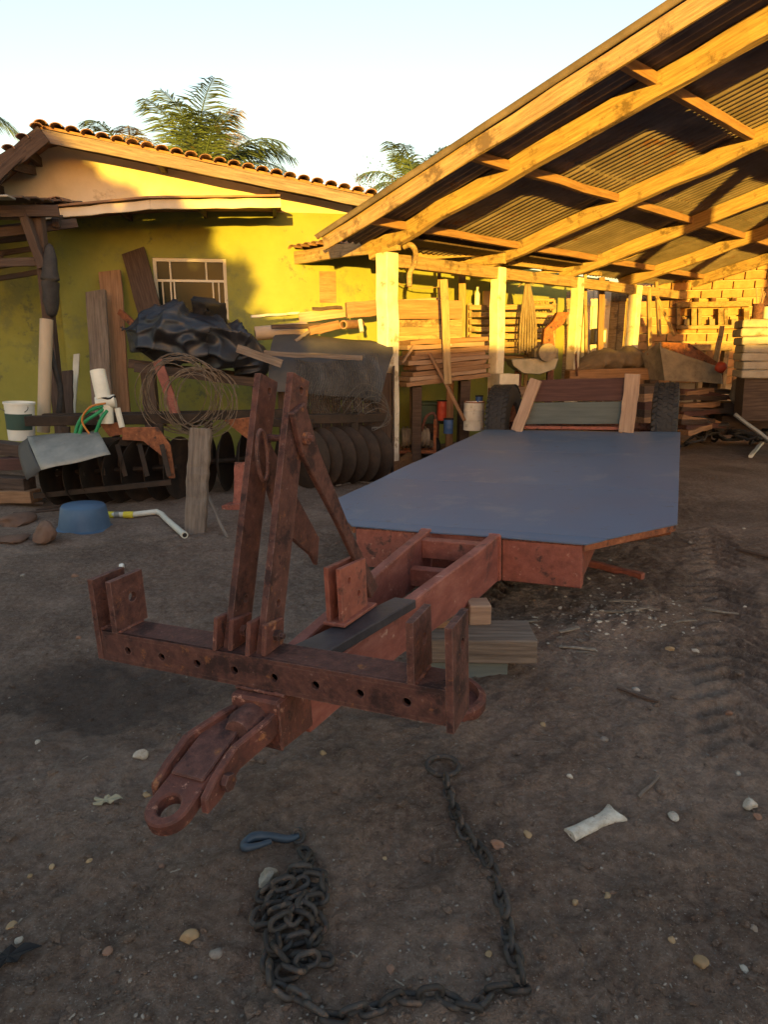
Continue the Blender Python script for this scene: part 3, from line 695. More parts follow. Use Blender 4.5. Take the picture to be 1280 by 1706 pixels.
def tile(parent, p, ydir, nrm, jit=.03):
    y = Vector(ydir).normalized(); z = Vector(nrm); z = (z - y * z.dot(y)).normalized(); x = y.cross(z)
    M = Matrix(((x.x, y.x, z.x), (x.y, y.y, z.y), (x.z, y.z, z.z))).to_4x4() @ Matrix.Rotation(random.uniform(-jit, jit), 4, 'Z') @ Matrix.Rotation(random.uniform(-jit, jit), 4, 'X')
    M.translation = Vector(p) - WLOC[parent.name]
    o = bpy.data.objects.new('roof_tile', TILE); COL.objects.link(o); o.parent = parent; o.matrix_local = M
nT = 12
for i in range(nT):
    for j in range(3):
        p = cb1 + (cb0 - cb1) * (-.06 + i * .165 / (cb0 - cb1).length) + ev * (-.10 + j * .36) + Vector((0, 0, .112 + j * .012))
        tile(lt, p, ev, (0, 0, 1))

# ------------------------------------------------------------------ yellow house
HA = R(82); hv = Vector((math.sin(HA), math.cos(HA), 0)); hn = Vector((math.cos(HA), -math.sin(HA), 0))     # along the wall, out of the wall
H0 = Vector((-2.9, 9.6, 0))
def HWp(x, y, out=0.0): return PL(x, y, H0 + hn * out, hn)
def HP(u, z, out=0.0): return H0 + hv * u + hn * out + Vector((0, 0, z))
def hu(p): return (Vector(p) - H0).dot(hv)
house = thing('yellow_house', 'small yellow rendered house with a cream gable and clay tile roof', 'house', (H0.x, H0.y, 0))
uL, uR = hu(HWp(100, 500)), hu(HWp(640, 450))
wu0, wu1 = hu(HWp(253, 430)), hu(HWp(376, 430)); wz1 = HWp(314, 430).z; wz0 = wz1 - 1.05
WT = 3.30
wl = MB()
def wallbox(mb, u0, u1, z0, z1, d=.16):
    a = [HP(u0, z0), HP(u1, z0), HP(u1, z0, -d), HP(u0, z0, -d), HP(u0, z1), HP(u1, z1), HP(u1, z1, -d), HP(u0, z1, -d)]; mb.hexa(a)
wallbox(wl, uL, wu0, 0, WT); wallbox(wl, wu1, uR, 0, WT); wallbox(wl, wu0, wu1, 0, wz0); wallbox(wl, wu0, wu1, wz1, WT)
wl.build('wall', 'wall_yellow', house)
# set-back left part of the front and the right part running on behind the shed
w2 = MB(); a = [HP(uL - 5, 0, -.5), HP(uL + .02, 0, -.5), HP(uL + .02, 0, -.66), HP(uL - 5, 0, -.66)]; w2.hexa(a + [p + Vector((0, 0, 3.2)) for p in a])
a = [HP(uL, 0, -.002), HP(uL + .16, 0, -.162), HP(uL + .16, 0, -.7), HP(uL, 0, -.7)]; w2.hexa(a + [p + Vector((0, 0, 3.29)) for p in a])
w2.build('wall', 'wall_yellow', house)
gpk = HWp(92, 232, .06); gu = hu(gpk); gz_ = gpk.z
gR = HWp(560, 330, .0); slope_r = (gz_ - gR.z) / (hu(gR) - gu); slope_l = .72
gab = MB(); u1 = hu(HWp(600, 330)); ul = gu - 3.2
poly = [HP(ul, WT + .005, -.02), HP(u1 - .1, WT + .005, -.02), HP(u1 - .1, gz_ - slope_r * (u1 - .1 - gu) - .06, -.02), HP(gu, gz_ - .06, -.02), HP(ul, max(WT + .05, gz_ - slope_l * (gu - ul) - .06), -.02)]
gab.prism(poly, -hn * .15).build('gable', 'wall_cream', house)
# roof slabs with overhang, verge boards, verge tiles
roof = MB()
def rp(u, out, dz=0): return HP(u, (gz_ - slope_r * (u - gu) if u >= gu else gz_ - slope_l * (gu - u)) + dz, out)
ue = u1 + .12
for (a_, b_) in ((gu, ue), (ul, gu)):
    roof.hexa([rp(a_, .5, .0), rp(b_, .5, .0), rp(b_, -5, .0), rp(a_, -5, .0), rp(a_, .5, .03), rp(b_, .5, .03), rp(b_, -5, .03), rp(a_, -5, .03)])
rf = roof.build('roof', 'clay_tile', house)
timber('verge_board', rp(gu - .02, .52, -.075), rp(ue, .52, -.075), .035, .14, 'wood_old', house, seg=12, warp=.008)
timber('verge_board', rp(gu + .02, .56, -.08), rp(gu - .75, .56, -.08), .035, .20, 'wood_dark', house, seg=5, warp=.008)
timber('verge_board', rp(gu - .82, .56, -.1), rp(ul, .56, -.1), .035, .20, 'wood_dark', house, seg=8, warp=.008)
for u, q in ((gu - .25, .3), (gu - .75, .25), (gu + 1.3, .3), (gu + 2.7, .3)):
    timber('purlin_end', rp(u, -.1, -.07), rp(u, .50, -.07), .07, .11, 'wood_dark', house)
dn = (rp(ue, .5) - rp(gu, .5)).normalized()
nt_ = int((ue - gu) / .172)
for i in range(nt_ + 1):
    for j in range(2):
        p = rp(gu + i * .172, .60 - j * .36, .025 + .015 * j); tile(house, p, -hn, (0, 0, 1), .05)
for i in range(3):
    p = rp(gu - .05 - i * .172, .60, .025); tile(house, p, -hn, (0, 0, 1), .05)
# window: frame, mullions, panes
wf = MB()
fw = .045
def wbar(u0, u1_, z0, z1, o0=-.07, o1=-.02): 
    a = [HP(u0, z0, o1), HP(u1_, z0, o1), HP(u1_, z0, o0), HP(u0, z0, o0), HP(u0, z1, o1), HP(u1_, z1, o1), HP(u1_, z1, o0), HP(u0, z1, o0)]
    return MB().hexa(a)
win = wbar(wu0, wu1, wz1 - fw, wz1).build('window', 'frame_paint', house)
wbar(wu0, wu1, wz0, wz0 + fw).build('frame_bar', 'frame_paint', win); wbar(wu0, wu0 + fw, wz0 + fw, wz1 - fw).build('frame_bar', 'frame_paint', win); wbar(wu1 - fw, wu1, wz0 + fw, wz1 - fw).build('frame_bar', 'frame_paint', win)
zt = wz1 - .29
wbar(wu0 + fw, wu1 - fw, zt - .015, zt + .015).build('frame_bar', 'frame_paint', win)
us = [wu0 + fw, wu0 + .20, wu0 + .245 + .0, wu1 - .31, wu1 - .18, wu1 - fw]
W_ = wu1 - wu0
for k in (.23, .72): wbar(wu0 + W_ * k - .011, wu0 + W_ * k + .011, zt + .016, wz1 - fw - .001).build('mullion', 'frame_paint', win)
for k in (.11, .22, .27, .80, .88): wbar(wu0 + W_ * k - .009, wu0 + W_ * k + .009, wz0 + fw, zt - .016).build('mullion', 'frame_paint', win)
cuts = [fw / W_, .23, .72, 1 - fw / W_]
for a_, b_ in zip(cuts[:-1], cuts[1:]): wbar(wu0 + W_ * a_, wu0 + W_ * b_, zt, wz1 - fw, -.052, -.046).build('pane', 'glass_dark', win)
cuts = [fw / W_, .11, .22, .27, .80, .88, 1 - fw / W_]
for a_, b_ in zip(cuts[:-1], cuts[1:]): wbar(wu0 + W_ * a_, wu0 + W_ * b_, wz0 + fw, zt, -.052, -.046).build('pane', 'glass_dark', win)
wbar(wu0 - .04, wu1 + .04, wz0 - .05, wz0 - .002, -.1, .05).build('window_sill', 'concrete', win)
# small shuttered opening further right
a0, a1 = hu(HWp(532, 470)), hu(HWp(560, 470)); z1 = HWp(545, 452).z
wbar(a0, a1, z1 - .42, z1, -.05, .012).build('shutter', 'wood_brown', house)
# porch canopy across the gable
pc = thing('porch_canopy', 'thin flat porch roof with a pale sagging fascia on the house front', 'canopy', (-3.4, 8.6, 3.0))
f0, f1, f2 = D(50, 360, 8.55), D(250, 341, 8.6), D(468, 338, 8.75)
def hq(p, dz=0, out=None):      # the point pushed back to the wall
    u = hu(p); return HP(u, p.z + dz, .0)
for a_, b_ in ((f0, f1), (f1, f2)):
    timber('fascia', a_, b_, .03, .105, 'wall_cream', pc, seg=8, warp=.006)
    v = Vector((0, 0, .062)); w_ = Vector((0, 0, .085)); k = Vector((0, -.06, 0))
    MB().hexa([a_ + v + k, b_ + v + k, hq(b_, .10), hq(a_, .10), a_ + w_ + k, b_ + w_ + k, hq(b_, .122), hq(a_, .122)]).build('roof_slab', 'wood_brown', pc)
for k in (.02, .33, .66, .97):
    p = f0 + (f2 - f0) * k; p.z = (f0.z + (f1.z - f0.z) * k / .48 if k < .48 else f1.z + (f2.z - f1.z) * (k - .48) / .52)
    timber('joist', p + Vector((0, .02, .02)), hq(p, .055), .05, .07, 'wood_dark', pc)
for i in range(6):
    p = D(48 + i * 9, 337 - i * 1.2, 8.5); tile(pc, p + Vector((0, 0, -.02)), Vector((0, 1, .05)), (0, 0, 1), .15)
# ------------------------------------------------------------------ low yellow wall behind the posts
yw = MB(); q0, q1 = uR + .02, uR + 3.6
a = [HP(uR + .01, 0, -.01), HP(uR + .01, 0, -.01) + ev * 6.2]; b_ = [p - rv * .16 for p in a]
yw.hexa([a[0], a[1], b_[1], b_[0]] + [p + Vector((0, 0, 2.85)) for p in (a[0], a[1], b_[1], b_[0])]); solo(yw, 'rendered_wall', 'wall_yellow', 'plain yellow rendered wall behind the lumber under the shed roof', 'wall')

# ------------------------------------------------------------------ brick end wall of the shed
BA = R(112); bv = Vector((math.sin(BA), math.cos(BA), 0)); bn = Vector((math.cos(BA), -math.sin(BA), 0)); bn = bn if bn.y < 0 else -bn
B0 = PL(1080, 560, S(7.9, 0, 0), ev); B0.z = 0
def BW(x, y): return PL(x, y, B0, bn)
bw = thing('brick_wall', 'bare block wall of large clay bricks closing the far end of the shed', 'wall', B0)
blen, bht = .37, .165
p = [B0 - bv * .6, B0 + bv * 4.6]
MB().hexa([p[0] - bn * .14, p[1] - bn * .14, p[1] - bn * .02, p[0] - bn * .02, p[0] - bn * .14 + Vector((0, 0, 3.4)), p[1] - bn * .14 + Vector((0, 0, 4.4)), p[1] - bn * .02 + Vector((0, 0, 4.4)), p[0] - bn * .02 + Vector((0, 0, 3.4))]).build('mortar', 'mortar', bw)
BM_ = MB().box(0, blen - .022, -.05, .0, 0, bht - .022).mesh('brick', 'brick', bevel=.006)
for r_ in range(5, 22):
    for c_ in range(-1, 10):
        u = c_ * blen + (blen / 2 if r_ % 2 else 0); z = r_ * bht
        if z > 3.3 + u * .2 or u < -.5 or u > 4.2: continue
        o = bpy.data.objects.new('brick', BM_); COL.objects.link(o); o.parent = bw
        M = Matrix(((bv.x, -bn.x, 0), (bv.y, -bn.y, 0), (0, 0, 1))).to_4x4(); M.translation = bv * u + bn * random.uniform(-.006, .006) + Vector((0, 0, z)); o.matrix_local = M

# ------------------------------------------------------------------ unseen house and tree behind the camera, shaped to throw the shade
ac_ = Vector((math.cos(SUN_AZ), -math.sin(SUN_AZ), 0)); al_ = Vector((math.sin(SUN_AZ), math.cos(SUN_AZ), 0))
def SH(c_, s_, z): return ac_ * c_ + al_ * s_ + Vector((0, 0, z))
bh = thing('unseen_shade_house', 'unseen house behind the camera, shaped to shade the yard', 'house', SH(-1, -9, 0))
prof = [(-10, 1.72), (-1.4, 1.74), (1.5, 1.84), (9.5, 1.92), (9.5, 0), (-10, 0)]
TREE = [(-4.78, -7, 4.15, 0.7, 0.45), (-4.33, -7, 3.85, 0.4, 0.35), (-5.88, -7, 4.4, 0.9, 0.5), (-3.13, -7, 2.75, 0.5, 0.42), (-3.68, -7, 3.2, 0.5, 0.45), (-2.68, -7.1, 2.35, 0.45, 0.3), (-4.68, -7, 3.25, 1.0, 0.8), (-5.88, -7, 3.5, 1.1, 0.9), (-3.98, -7, 2.75, 0.6, 0.5), (-3.15, -7, 2.25, 0.55, 0.35), (-2.45, -7, 2.0, 0.5, 0.22), (-7.18, -7, 2.8, 1.2, 1.2), (-4.45, -7, 2.2, 1.1, 0.6), (-5.65, -7, 1.7, 1.1, 0.7), (-8.38, -7, 2.4, 1.2, 1.0), (-3.55, -7.4, 1.8, 0.9, 0.4), (-1.85, -7.2, 1.75, 0.6, 0.22), (-2.75, -7, 3.35, 0.22, 0.16), (-2.2, -7, 2.75, 0.2, 0.15)]
MB().prism([SH(c_, -9, z) for c_, z in prof], -al_ * .2).build('wall', 'plaster_back', bh)
for (c0, z0), (c1, z1) in zip(prof[:3], prof[1:4]):
    a = [SH(c0, -8.6, z0 + .01), SH(c1, -8.6, z1 + .01), SH(c1, -16, z1 + .01), SH(c0, -16, z0 + .01)]
    MB().hexa(a + [q + Vector((0, 0, .07)) for q in a]).build('roof', 'clay_tile', bh)
# ------------------------------------------------------------------ helpers for the clutter
def px(n, Y): return n * Y / F_PX / CP * .97       # size in metres of n pixels at depth Y
def plank(a, b, wpx, th, m, label, group=None, name='plank', cat='plank', flat=False, seg=6, warp=.005, bevel=.003):
    """a, b: (pixel x, pixel y, depth); the broad side faces the yard unless flat"""
    p0, p1 = D(*a), D(*b); w = px(wpx, (a[2] + b[2]) / 2)
    if flat: o = timber(name, p0, p1, w, th, m, up=(0, 0, 1), seg=seg, warp=warp, bevel=bevel)
    else:
        d = (p1 - p0).normalized(); upv = Vector((0, -1, 0)); upv = (upv - d * upv.dot(d)).normalized()
        o = timber(name, p0, p1, w, th, m, up=upv, seg=seg, warp=warp, bevel=bevel)
    return tag(o, label, cat, group)
def lump(spine, rad, n=40, m=36, amp=.18, fold=7, seed=1, crease=0):
    """bundle of cloth round a spine: rad = [(sideways, upright), ...]"""
    rnd = np.random.RandomState(seed); K = len(spine); mb = MB(); vs = []
    ph = rnd.uniform(0, 6.28, 8); fr = rnd.randint(2, fold + 1, 8); sl = rnd.uniform(-4, 4, 8)
    for i in range(n + 1):
        t = i / n; q = t * (K - 1); k = min(int(q), K - 2); f_ = q - k
        c = Vector(spine[k]).lerp(Vector(spine[k + 1]), f_); d = (Vector(spine[k + 1]) - Vector(spine[k])).normalized()
        ra = rad[k][0] * (1 - f_) + rad[k + 1][0] * f_; rb = rad[k][1] * (1 - f_) + rad[k + 1][1] * f_
        cap = math.sqrt(max(0.0, 1 - (2 * t - 1) ** 6)) if 0 < i < n else 0.02
        a = d.cross(Vector((0, 0, 1))).normalized(); b_ = a.cross(d)
        for j in range(m):
            th = 2 * math.pi * j / m
            w = sum(abs(math.sin(fr[s] * th / 2 + sl[s] * t * 3 + ph[s])) for s in range(8)) / 8 - .6
            w2 = math.sin(t * 23 + 3 * math.sin(th * 2 + ph[0])) * .3 * amp
            g = (1 + amp * 2.2 * w + w2) * cap
            vs.append(c + a * (ra * g * math.cos(th)) + b_ * (rb * g * math.sin(th)))
    if crease:
        import mathutils.noise as mnz
        cen = sum(vs, Vector()) / len(vs); o2 = []
        for idx, p in enumerate(vs):
            i = idx // m; q = i / n * (K - 1); k = min(int(q), K - 2); c = Vector(spine[k]).lerp(Vector(spine[k + 1]), q - k); dr = (p - c)
            if dr.length > 1e-5: dr.normalize()
            nz1 = mnz.noise(p * 1.7 + Vector((seed, 3, 1))); nz2 = mnz.noise(p * 2.3 + Vector((1, seed, 7))); nz3 = mnz.noise(p * 3.1)
            f1 = 1 - abs(math.sin(5.0 * (p.x * .55 + p.z * 1.15 + p.y * .3) + 3.2 * nz1)); f2 = 1 - abs(math.sin(7.5 * (p.x * .8 - p.z * .9 + p.y * .4) + 3.0 * nz2)); f3 = 1 - abs(math.sin(15 * (p.z * .9 + p.x * .2) + 4 * nz3))
            mk = .5 + .5 * math.tanh(4 * nz2); w = 1.1 + 1.5 * (f1 ** 1.6 * (1 - mk * .7) + f2 ** 1.8 * mk * .8 + .22 * f3 ** 2 - .55)
            o2.append(p + dr * (w - 1.1) * crease * (1 if 1 < i < n - 1 else .2))
        vs = o2
    fs = []
    for i in range(n):
        for j in range(m): l = (j + 1) % m; fs.append((i * m + j, i * m + l, (i + 1) * m + l, (i + 1) * m + j))
    fs += [tuple(range(m)), tuple(n * m + j for j in range(m))]
    return mb.add(vs, fs)
def pathD(pts): return [D(*p) for p in pts]
def smoothpath(pts, n=6):
    pts = [Vector(p) for p in pts]; out = []
    for i in range(len(pts) - 1):
        p0, p1, p2, p3 = pts[max(i - 1, 0)], pts[i], pts[i + 1], pts[min(i + 2, len(pts) - 1)]
        for k in range(n):
            t = k / n
            out.append(.5 * (2 * p1 + (p2 - p0) * t + (2 * p0 - 5 * p1 + 4 * p2 - p3) * t * t + (3 * p1 - p0 - 3 * p2 + p3) * t ** 3))
    return out + [pts[-1]]
def stretch_sheet(c4, nu=10, nv=8, bulge=0, th=.003, wob=.0):
    """sheet through four corners (bl, br, tr, tl), bulged along its normal"""
    c4 = [Vector(c) for c in c4]; nrm = (c4[1] - c4[0]).cross(c4[3] - c4[0]).normalized(); mb = MB(); vs = []
    for j in range(nv + 1):
        for i in range(nu + 1):
            u, v = i / nu, j / nv
            p = c4[0] * (1 - u) * (1 - v) + c4[1] * u * (1 - v) + c4[2] * u * v + c4[3] * (1 - u) * v
            vs.append(p + nrm * (bulge * 4 * v * (1 - v) + wob * math.sin(u * 9 + v * 4) * math.cos(v * 7)))
    m_ = nu + 1; n_ = len(vs); vs2 = [p - nrm * th for p in vs]; fs = []
    for j in range(nv):
        for i in range(nu):
            a = j * m_ + i; fs += [(a, a + 1, a + m_ + 1, a + m_), (n_ + a, n_ + a + m_, n_ + a + m_ + 1, n_ + a + 1)]
    rim = list(range(m_)) + [j * m_ + nu for j in range(1, nv + 1)] + [nv * m_ + i for i in reversed(range(nu))] + [j * m_ for j in reversed(range(1, nv))]
    for i in range(len(rim)): a, c = rim[i], rim[(i + 1) % len(rim)]; fs.append((a, n_ + a, n_ + c, c))
    return mb.add(vs + vs2, fs)

# ------------------------------------------------------------------ disc harrow
hr = thing('disc_harrow', 'old rusty disc harrow with gangs of dark blades parked before the house', 'harrow', (-2.4, 7.0, 0))
def gang(a, b, n, r_, tilt):
    a, b = Vector(a), Vector(b); d = (b - a).normalized()
    MB().tube([a - d * .06, b + d * .06], .03, 8).build('gang_axle', 'harrow_steel', hr)
    ax = Matrix.Rotation(tilt, 3, 'Z') @ d
    dm = MB().lathe([(.035, .0), (r_ * .35, .012), (r_ * .7, .045), (r_, .095), (r_, .102), (r_ * .7, .053), (r_ * .35, .02), (.035, .008)], Matrix.Identity(4), 32).mesh('disc_blade', 'harrow_steel', smooth=.5)
    for i in range(n):
        p = a.lerp(b, i / (n - 1)); o = bpy.data.objects.new('disc_blade', dm); COL.objects.link(o); o.parent = hr
        M = frame_at(p, ax) @ Matrix.Rotation(random.uniform(-.06, .06), 4, 'Y'); M.translation -= WLOC[hr.name]; o.matrix_local = M
def on(xp, Y, z): q = D(xp, 600, Y); return Vector((q.x, Y, z))
gang(on(72, 6.55, .31), on(272, 6.85, .31), 7, .325, R(-32))
gang(on(318, 7.1, .32), on(452, 7.5, .32), 5, .325, R(-30))
gang(on(496, 7.25, .33), on(606, 7.6, .33), 6, .335, R(28))
for (a, b, w, h) in ((on(30, 6.75, .80), on(330, 7.05, .80), .1, .1), (on(60, 7.2, .78), on(470, 7.75, .78), .1, .1), (on(470, 7.25, .76), on(640, 7.75, .74), .1, .1), (on(90, 6.55, .60), on(262, 6.8, .60), .06, .09),
                     (on(120, 6.7, .72), on(150, 7.3, .72), .08, .09), (on(300, 6.95, .72), on(330, 7.6, .72), .08, .09), (on(440, 7.4, .72), on(520, 7.4, .70), .08, .09)):
    MB().bar(a, b, w, h).build('frame_beam', 'harrow_steel', hr, bevel=.006)
for xp, Y in ((95, 6.6), (180, 6.72), (255, 6.83), (340, 7.15), (430, 7.45), (512, 7.3), (590, 7.55)):
    MB().prism([on(xp - 4, Y, .31), on(xp + 4, Y, .31), on(xp + 7, Y, .76), on(xp - 7, Y, .76)], (0, .035, 0)).build('hanger', 'harrow_steel', hr, bevel=.003)
for pts, Y in (([(203, 712), (262, 712), (283, 742), (291, 797), (281, 797), (272, 762), (238, 735), (203, 733)], 6.6), ([(372, 700), (445, 692), (445, 762), (428, 745), (400, 722)], 7.0), ([(160, 700), (205, 706), (204, 724), (182, 728)], 6.62)):
    MB().prism([D(x, y, Y) for x, y in pts], (0, .03, 0)).build('side_plate', 'rust_orange', hr, bevel=.003)
for xp in (108, 145, 182, 220, 258): MB().bar(on(xp, 6.5, .6), on(xp + 9, 6.42, .30), .045, .012, up=(0, 1, 0)).build('scraper', 'harrow_steel', hr)
MB().bar(D(56, 826, 6.3), D(285, 803, 6.5), .05, .05).build('scraper_bar', 'harrow_steel', hr)

# ------------------------------------------------------------------ tarpaulin heap, on a trestle behind the harrow
ts = thing('trestle', 'rough dark timber trestle under the black tarpaulin', 'trestle', (-2.1, 7.9, 0))
timber('top_rail', D(225, 612, 7.75), D(455, 640, 7.95), .12, .1, 'wood_dark', ts)
timber('top_rail', D(215, 606, 8.2), D(445, 632, 8.4), .12, .1, 'wood_dark', ts)
for xp, Y in ((250, 7.78), (425, 7.92), (240, 8.22), (425, 8.38)):
    q = on(xp, Y, 0); timber('leg', q, q + Vector((0, 0, 1.24 if xp < 300 else 1.08)), .09, .09, 'wood_dark', ts)
sp = pathD([(200, 545, 7.85), (240, 555, 7.9), (300, 552, 7.9), (360, 562, 7.95), (410, 592, 7.95), (445, 622, 7.9)])
tp = lump(sp, [(.1, .06), (.32, .26), (.42, .30), (.42, .29), (.34, .25), (.14, .22)], 120, 100, .14, 7, 4, .10)
solo(tp, 'tarpaulin', 'tarp', 'crumpled black plastic tarpaulin heaped on junk below the barred window', 'tarpaulin', smooth=True)
sp2 = pathD([(325, 535, 7.9), (345, 515, 7.95), (380, 545, 8.0)])
solo(lump(sp2, [(.12, .1), (.2, .18), (.1, .1)], 40, 40, .14, 6, 9, .06), 'cloth_bundle', 'black_cloth_and_shade', 'dark cloth bundle lying on top of the black tarpaulin', 'cloth', smooth=True)
plank((395, 580, 7.5), (470, 606, 7.45), 13, .02, 'wood_old', 'short pale stick lying on the end of the black tarpaulin', name='stick', cat='stick')

# wire coils hung on the harrow
def coil(cx, cy, Y, r_, turns, seed, label, tilt=0):
    rnd = random.Random(seed); pts = []; c = D(cx, cy, Y)
    for i in range(turns * 28):
        th = 2 * math.pi * i / 28; k = i // 28
        if i % 28 == 0: dr = rnd.uniform(-.055, .05); dx, dz, dy = rnd.uniform(-.05, .05), rnd.uniform(-.05, .03), rnd.uniform(-.12, .12); sq = rnd.uniform(.9, 1.06)
        pts.append(c + Vector((dx + (r_ + dr) * math.cos(th) * sq, dy + .12 * math.sin(th + k), dz + (r_ + dr) * math.sin(th))))
    P = []
    for i in range(len(pts)):      # ease the jumps between turns
        a = pts[max(0, i - 3):i + 4]; P.append(sum(a, Vector()) / len(a))
    mb = MB().tube(P, .0042, 4)
    solo(mb, 'wire_coil', 'wire', label, 'wire coil', smooth=True)
coil(298, 655, 6.95, .40, 12, 2, 'loose coil of rusty fencing wire hanging on the harrow, the wider one')
coil(337, 668, 6.85, .33, 9, 5, 'smaller coil of rusty wire leaning in front of the wider coil')

# bent dark sheet and chicken wire, on a board crate
cr = thing('board_crate', 'weathered upright board crate below the bent dark sheet', 'crate', (-.4, 8.1, 0))
for i, xp in enumerate((470, 488, 506, 524, 542, 560, 578, 596, 614, 630, 646)):
    a, b = on(xp, 8.0 - .02 * (i % 2), .0), on(xp - 1, 8.02, 1.22 + .01 * (i % 3)); timber('board', a, b, .115, .02, 'wood_dark', cr, up=(0, -1, 0))
for j in range(4): timber('board', on(656, 8.0 + .16 * j, 0), on(656, 8.02 + .16 * j, 1.3), .15, .02, 'wood_dark', cr, up=(1, 0, 0))
for k, (p0, p1) in enumerate(((on(470, 8.02, .25), on(652, 8.02, .25)), (on(470, 8.02, .95), on(652, 8.02, .95)))): timber('rail', p0 + Vector((0, .035, 0)), p1 + Vector((0, .035, 0)), .05, .07, 'wood_dark', cr)
def bent():
    mb = MB(); vs = []; nu, nv = 26, 16
    for j in range(nv + 1):
        t = j / nv
        for i in range(nu + 1):
            u = i / nu
            Y = 8.75 - .98 * math.sin(t * 1.45) - .03 * math.sin(u * 6); z = 1.66 - .72 * (1 - math.cos(t * 1.5)) ** 1.25 + .03 * math.sin(u * 5 + 1) - .03 * u * (1 - t)
            x0, x1 = D(452, 580, 8.1).x, D(655, 580, 8.4).x
            x1 -= .28 * max(0, t - .45)
            z -= .10 * max(0, u - .8) / .2 * .8
            vs.append(Vector((x0 + (x1 - x0) * u, Y, z)))
    m_ = nu + 1; n_ = len(vs); fs = []
    for j in range(nv):
        for i in range(nu): a = j * m_ + i; fs += [(a, a + 1, a + m_ + 1, a + m_)]
    return mb.add(vs + [p - Vector((0, .002, .006)) for p in vs], fs + [tuple(n_ + q for q in reversed(f_)) for f_ in fs])
solo(bent(), 'bent_sheet', 'tank_sheet', 'dark grey sheet curving over the board crate beside the first shed post', 'sheet', smooth=True)
nm = MB()
rn = random.Random(5)
def netp(u, v):
    x = D(488 + 150 * u, 640, 7.6).x; bul = .16 * math.sin(math.pi * min(1, v * 1.1)) * (1 + .25 * math.sin(u * 7))
    return Vector((x + .03 * math.sin(v * 9 + u * 3), 7.72 + .1 * u - bul + .05 * math.sin(u * 15 + v * 8), .72 + .68 * v - .05 * math.sin(u * 5)))
for i in range(38):
    for s_ in (0, 1):
        pts = []
        for j in range(17):
            v = j / 16; u = (i + ((.5 if (j + s_) % 2 else 0))) / 38.5; q = netp(u, v); pts.append(q + Vector((rn.uniform(-.006, .006), rn.uniform(-.004, .004), rn.uniform(-.006, .006))))
        nm.tube(pts, .0038, 3, cap=False)
solo(nm, 'wire_netting', 'wire_grey', 'roll of fine grey chicken wire netting hanging in front of the board crate', 'netting')
for k in range(5):
    a = [(560 + 12 * k, 690, 7.5), (600 + 8 * k, 640 + 10 * k, 7.45), (640 + 3 * k, 660 + 9 * k, 7.5), (648 - 6 * k, 705 + 3 * k, 7.55), (620, 712, 7.6)]
    solo(MB().tube(smoothpath(pathD(a)), .004, 4), 'loose_wire', 'wire_grey', 'loose strand of grey wire curling out of the netting', 'wire', 'loose wire strands by the netting', smooth=True)

# boards and pipes lying on the bent sheet
LB = 'boards lying on the bent sheet'
plank((418, 528, 8.75), (498, 522, 8.9), 20, .03, 'limewash', 'broad whitewashed board lying highest on the heap against the yellow wall', flat=True)
tb = thing('paper_roll', 'pale roll of cardboard sheeting on the heap by the yellow wall', 'roll', D(460, 556, 8.5))
a, b = D(425, 556, 8.45), D(512, 548, 8.6)
MB().tube([a, b], .085, 18).build('roll', 'pvc_tan', tb, smooth=.6); MB().tube([a - (b - a).normalized() * .004, a + (b - a).normalized() * .02], .045, 12).build('core', 'wood_dark', tb, smooth=.6)
plank((452, 545, 8.3), (540, 541, 8.5), 7, .03, 'wood_dark', 'thin dark board lying across the cardboard roll')
plank((498, 530, 8.8), (575, 520, 8.9), 16, .06, 'wood_pale', 'pale thick board under the dark slat on the heap', flat=False)
plank((520, 515, 8.75), (570, 512, 8.8), 5, .04, 'wood_dark', 'short dark slat topping the heap of boards')
plank((515, 552, 8.35), (565, 541, 8.5), 14, .05, 'wood_brown', 'brown board end sticking out above the bent sheet')
plank((577, 517, 8.75), (650, 511, 8.9), 24, .08, 'wood_brown', 'wide brown board running behind the first shed post')
plank((492, 568, 8.15), (515, 552, 8.3), 5, .02, 'wood_old', 'thin weathered stick leaning on the bent sheet', name='stick', cat='stick')
plank((440, 588, 7.72), (604, 597, 7.60), 8, .03, 'wood_old', 'long straight grey batten lying across the front of the bent sheet', name='batten', cat='batten')
tb = thing('pipe_end', 'short brown clay pipe with open dark end on the boards', 'pipe', D(575, 541, 8.5))
a, b = D(572, 541, 8.4), D(598, 540, 8.8); d_ = (b - a).normalized()
MB().lathe([(.038, 0), (.052, 0), (.052, .5), (.038, .5), (.038, 0)], frame_at(a, d_), 18).build('pipe', 'clay_tile', tb, smooth=.6)
MB().lathe([(0, .06), (.038, .06)], frame_at(a, d_), 18).build('pipe_shade_disc', 'black_cloth_and_shade', tb)  # black disc painted in as the shade inside the open pipe
solo(MB().tube(pathD([(600, 533, 8.35), (603, 553, 8.3)]), .026, 10), 'plastic_pipe', 'pvc', 'short white plastic pipe stub propped beside the clay pipe', 'pipe', smooth=.6)

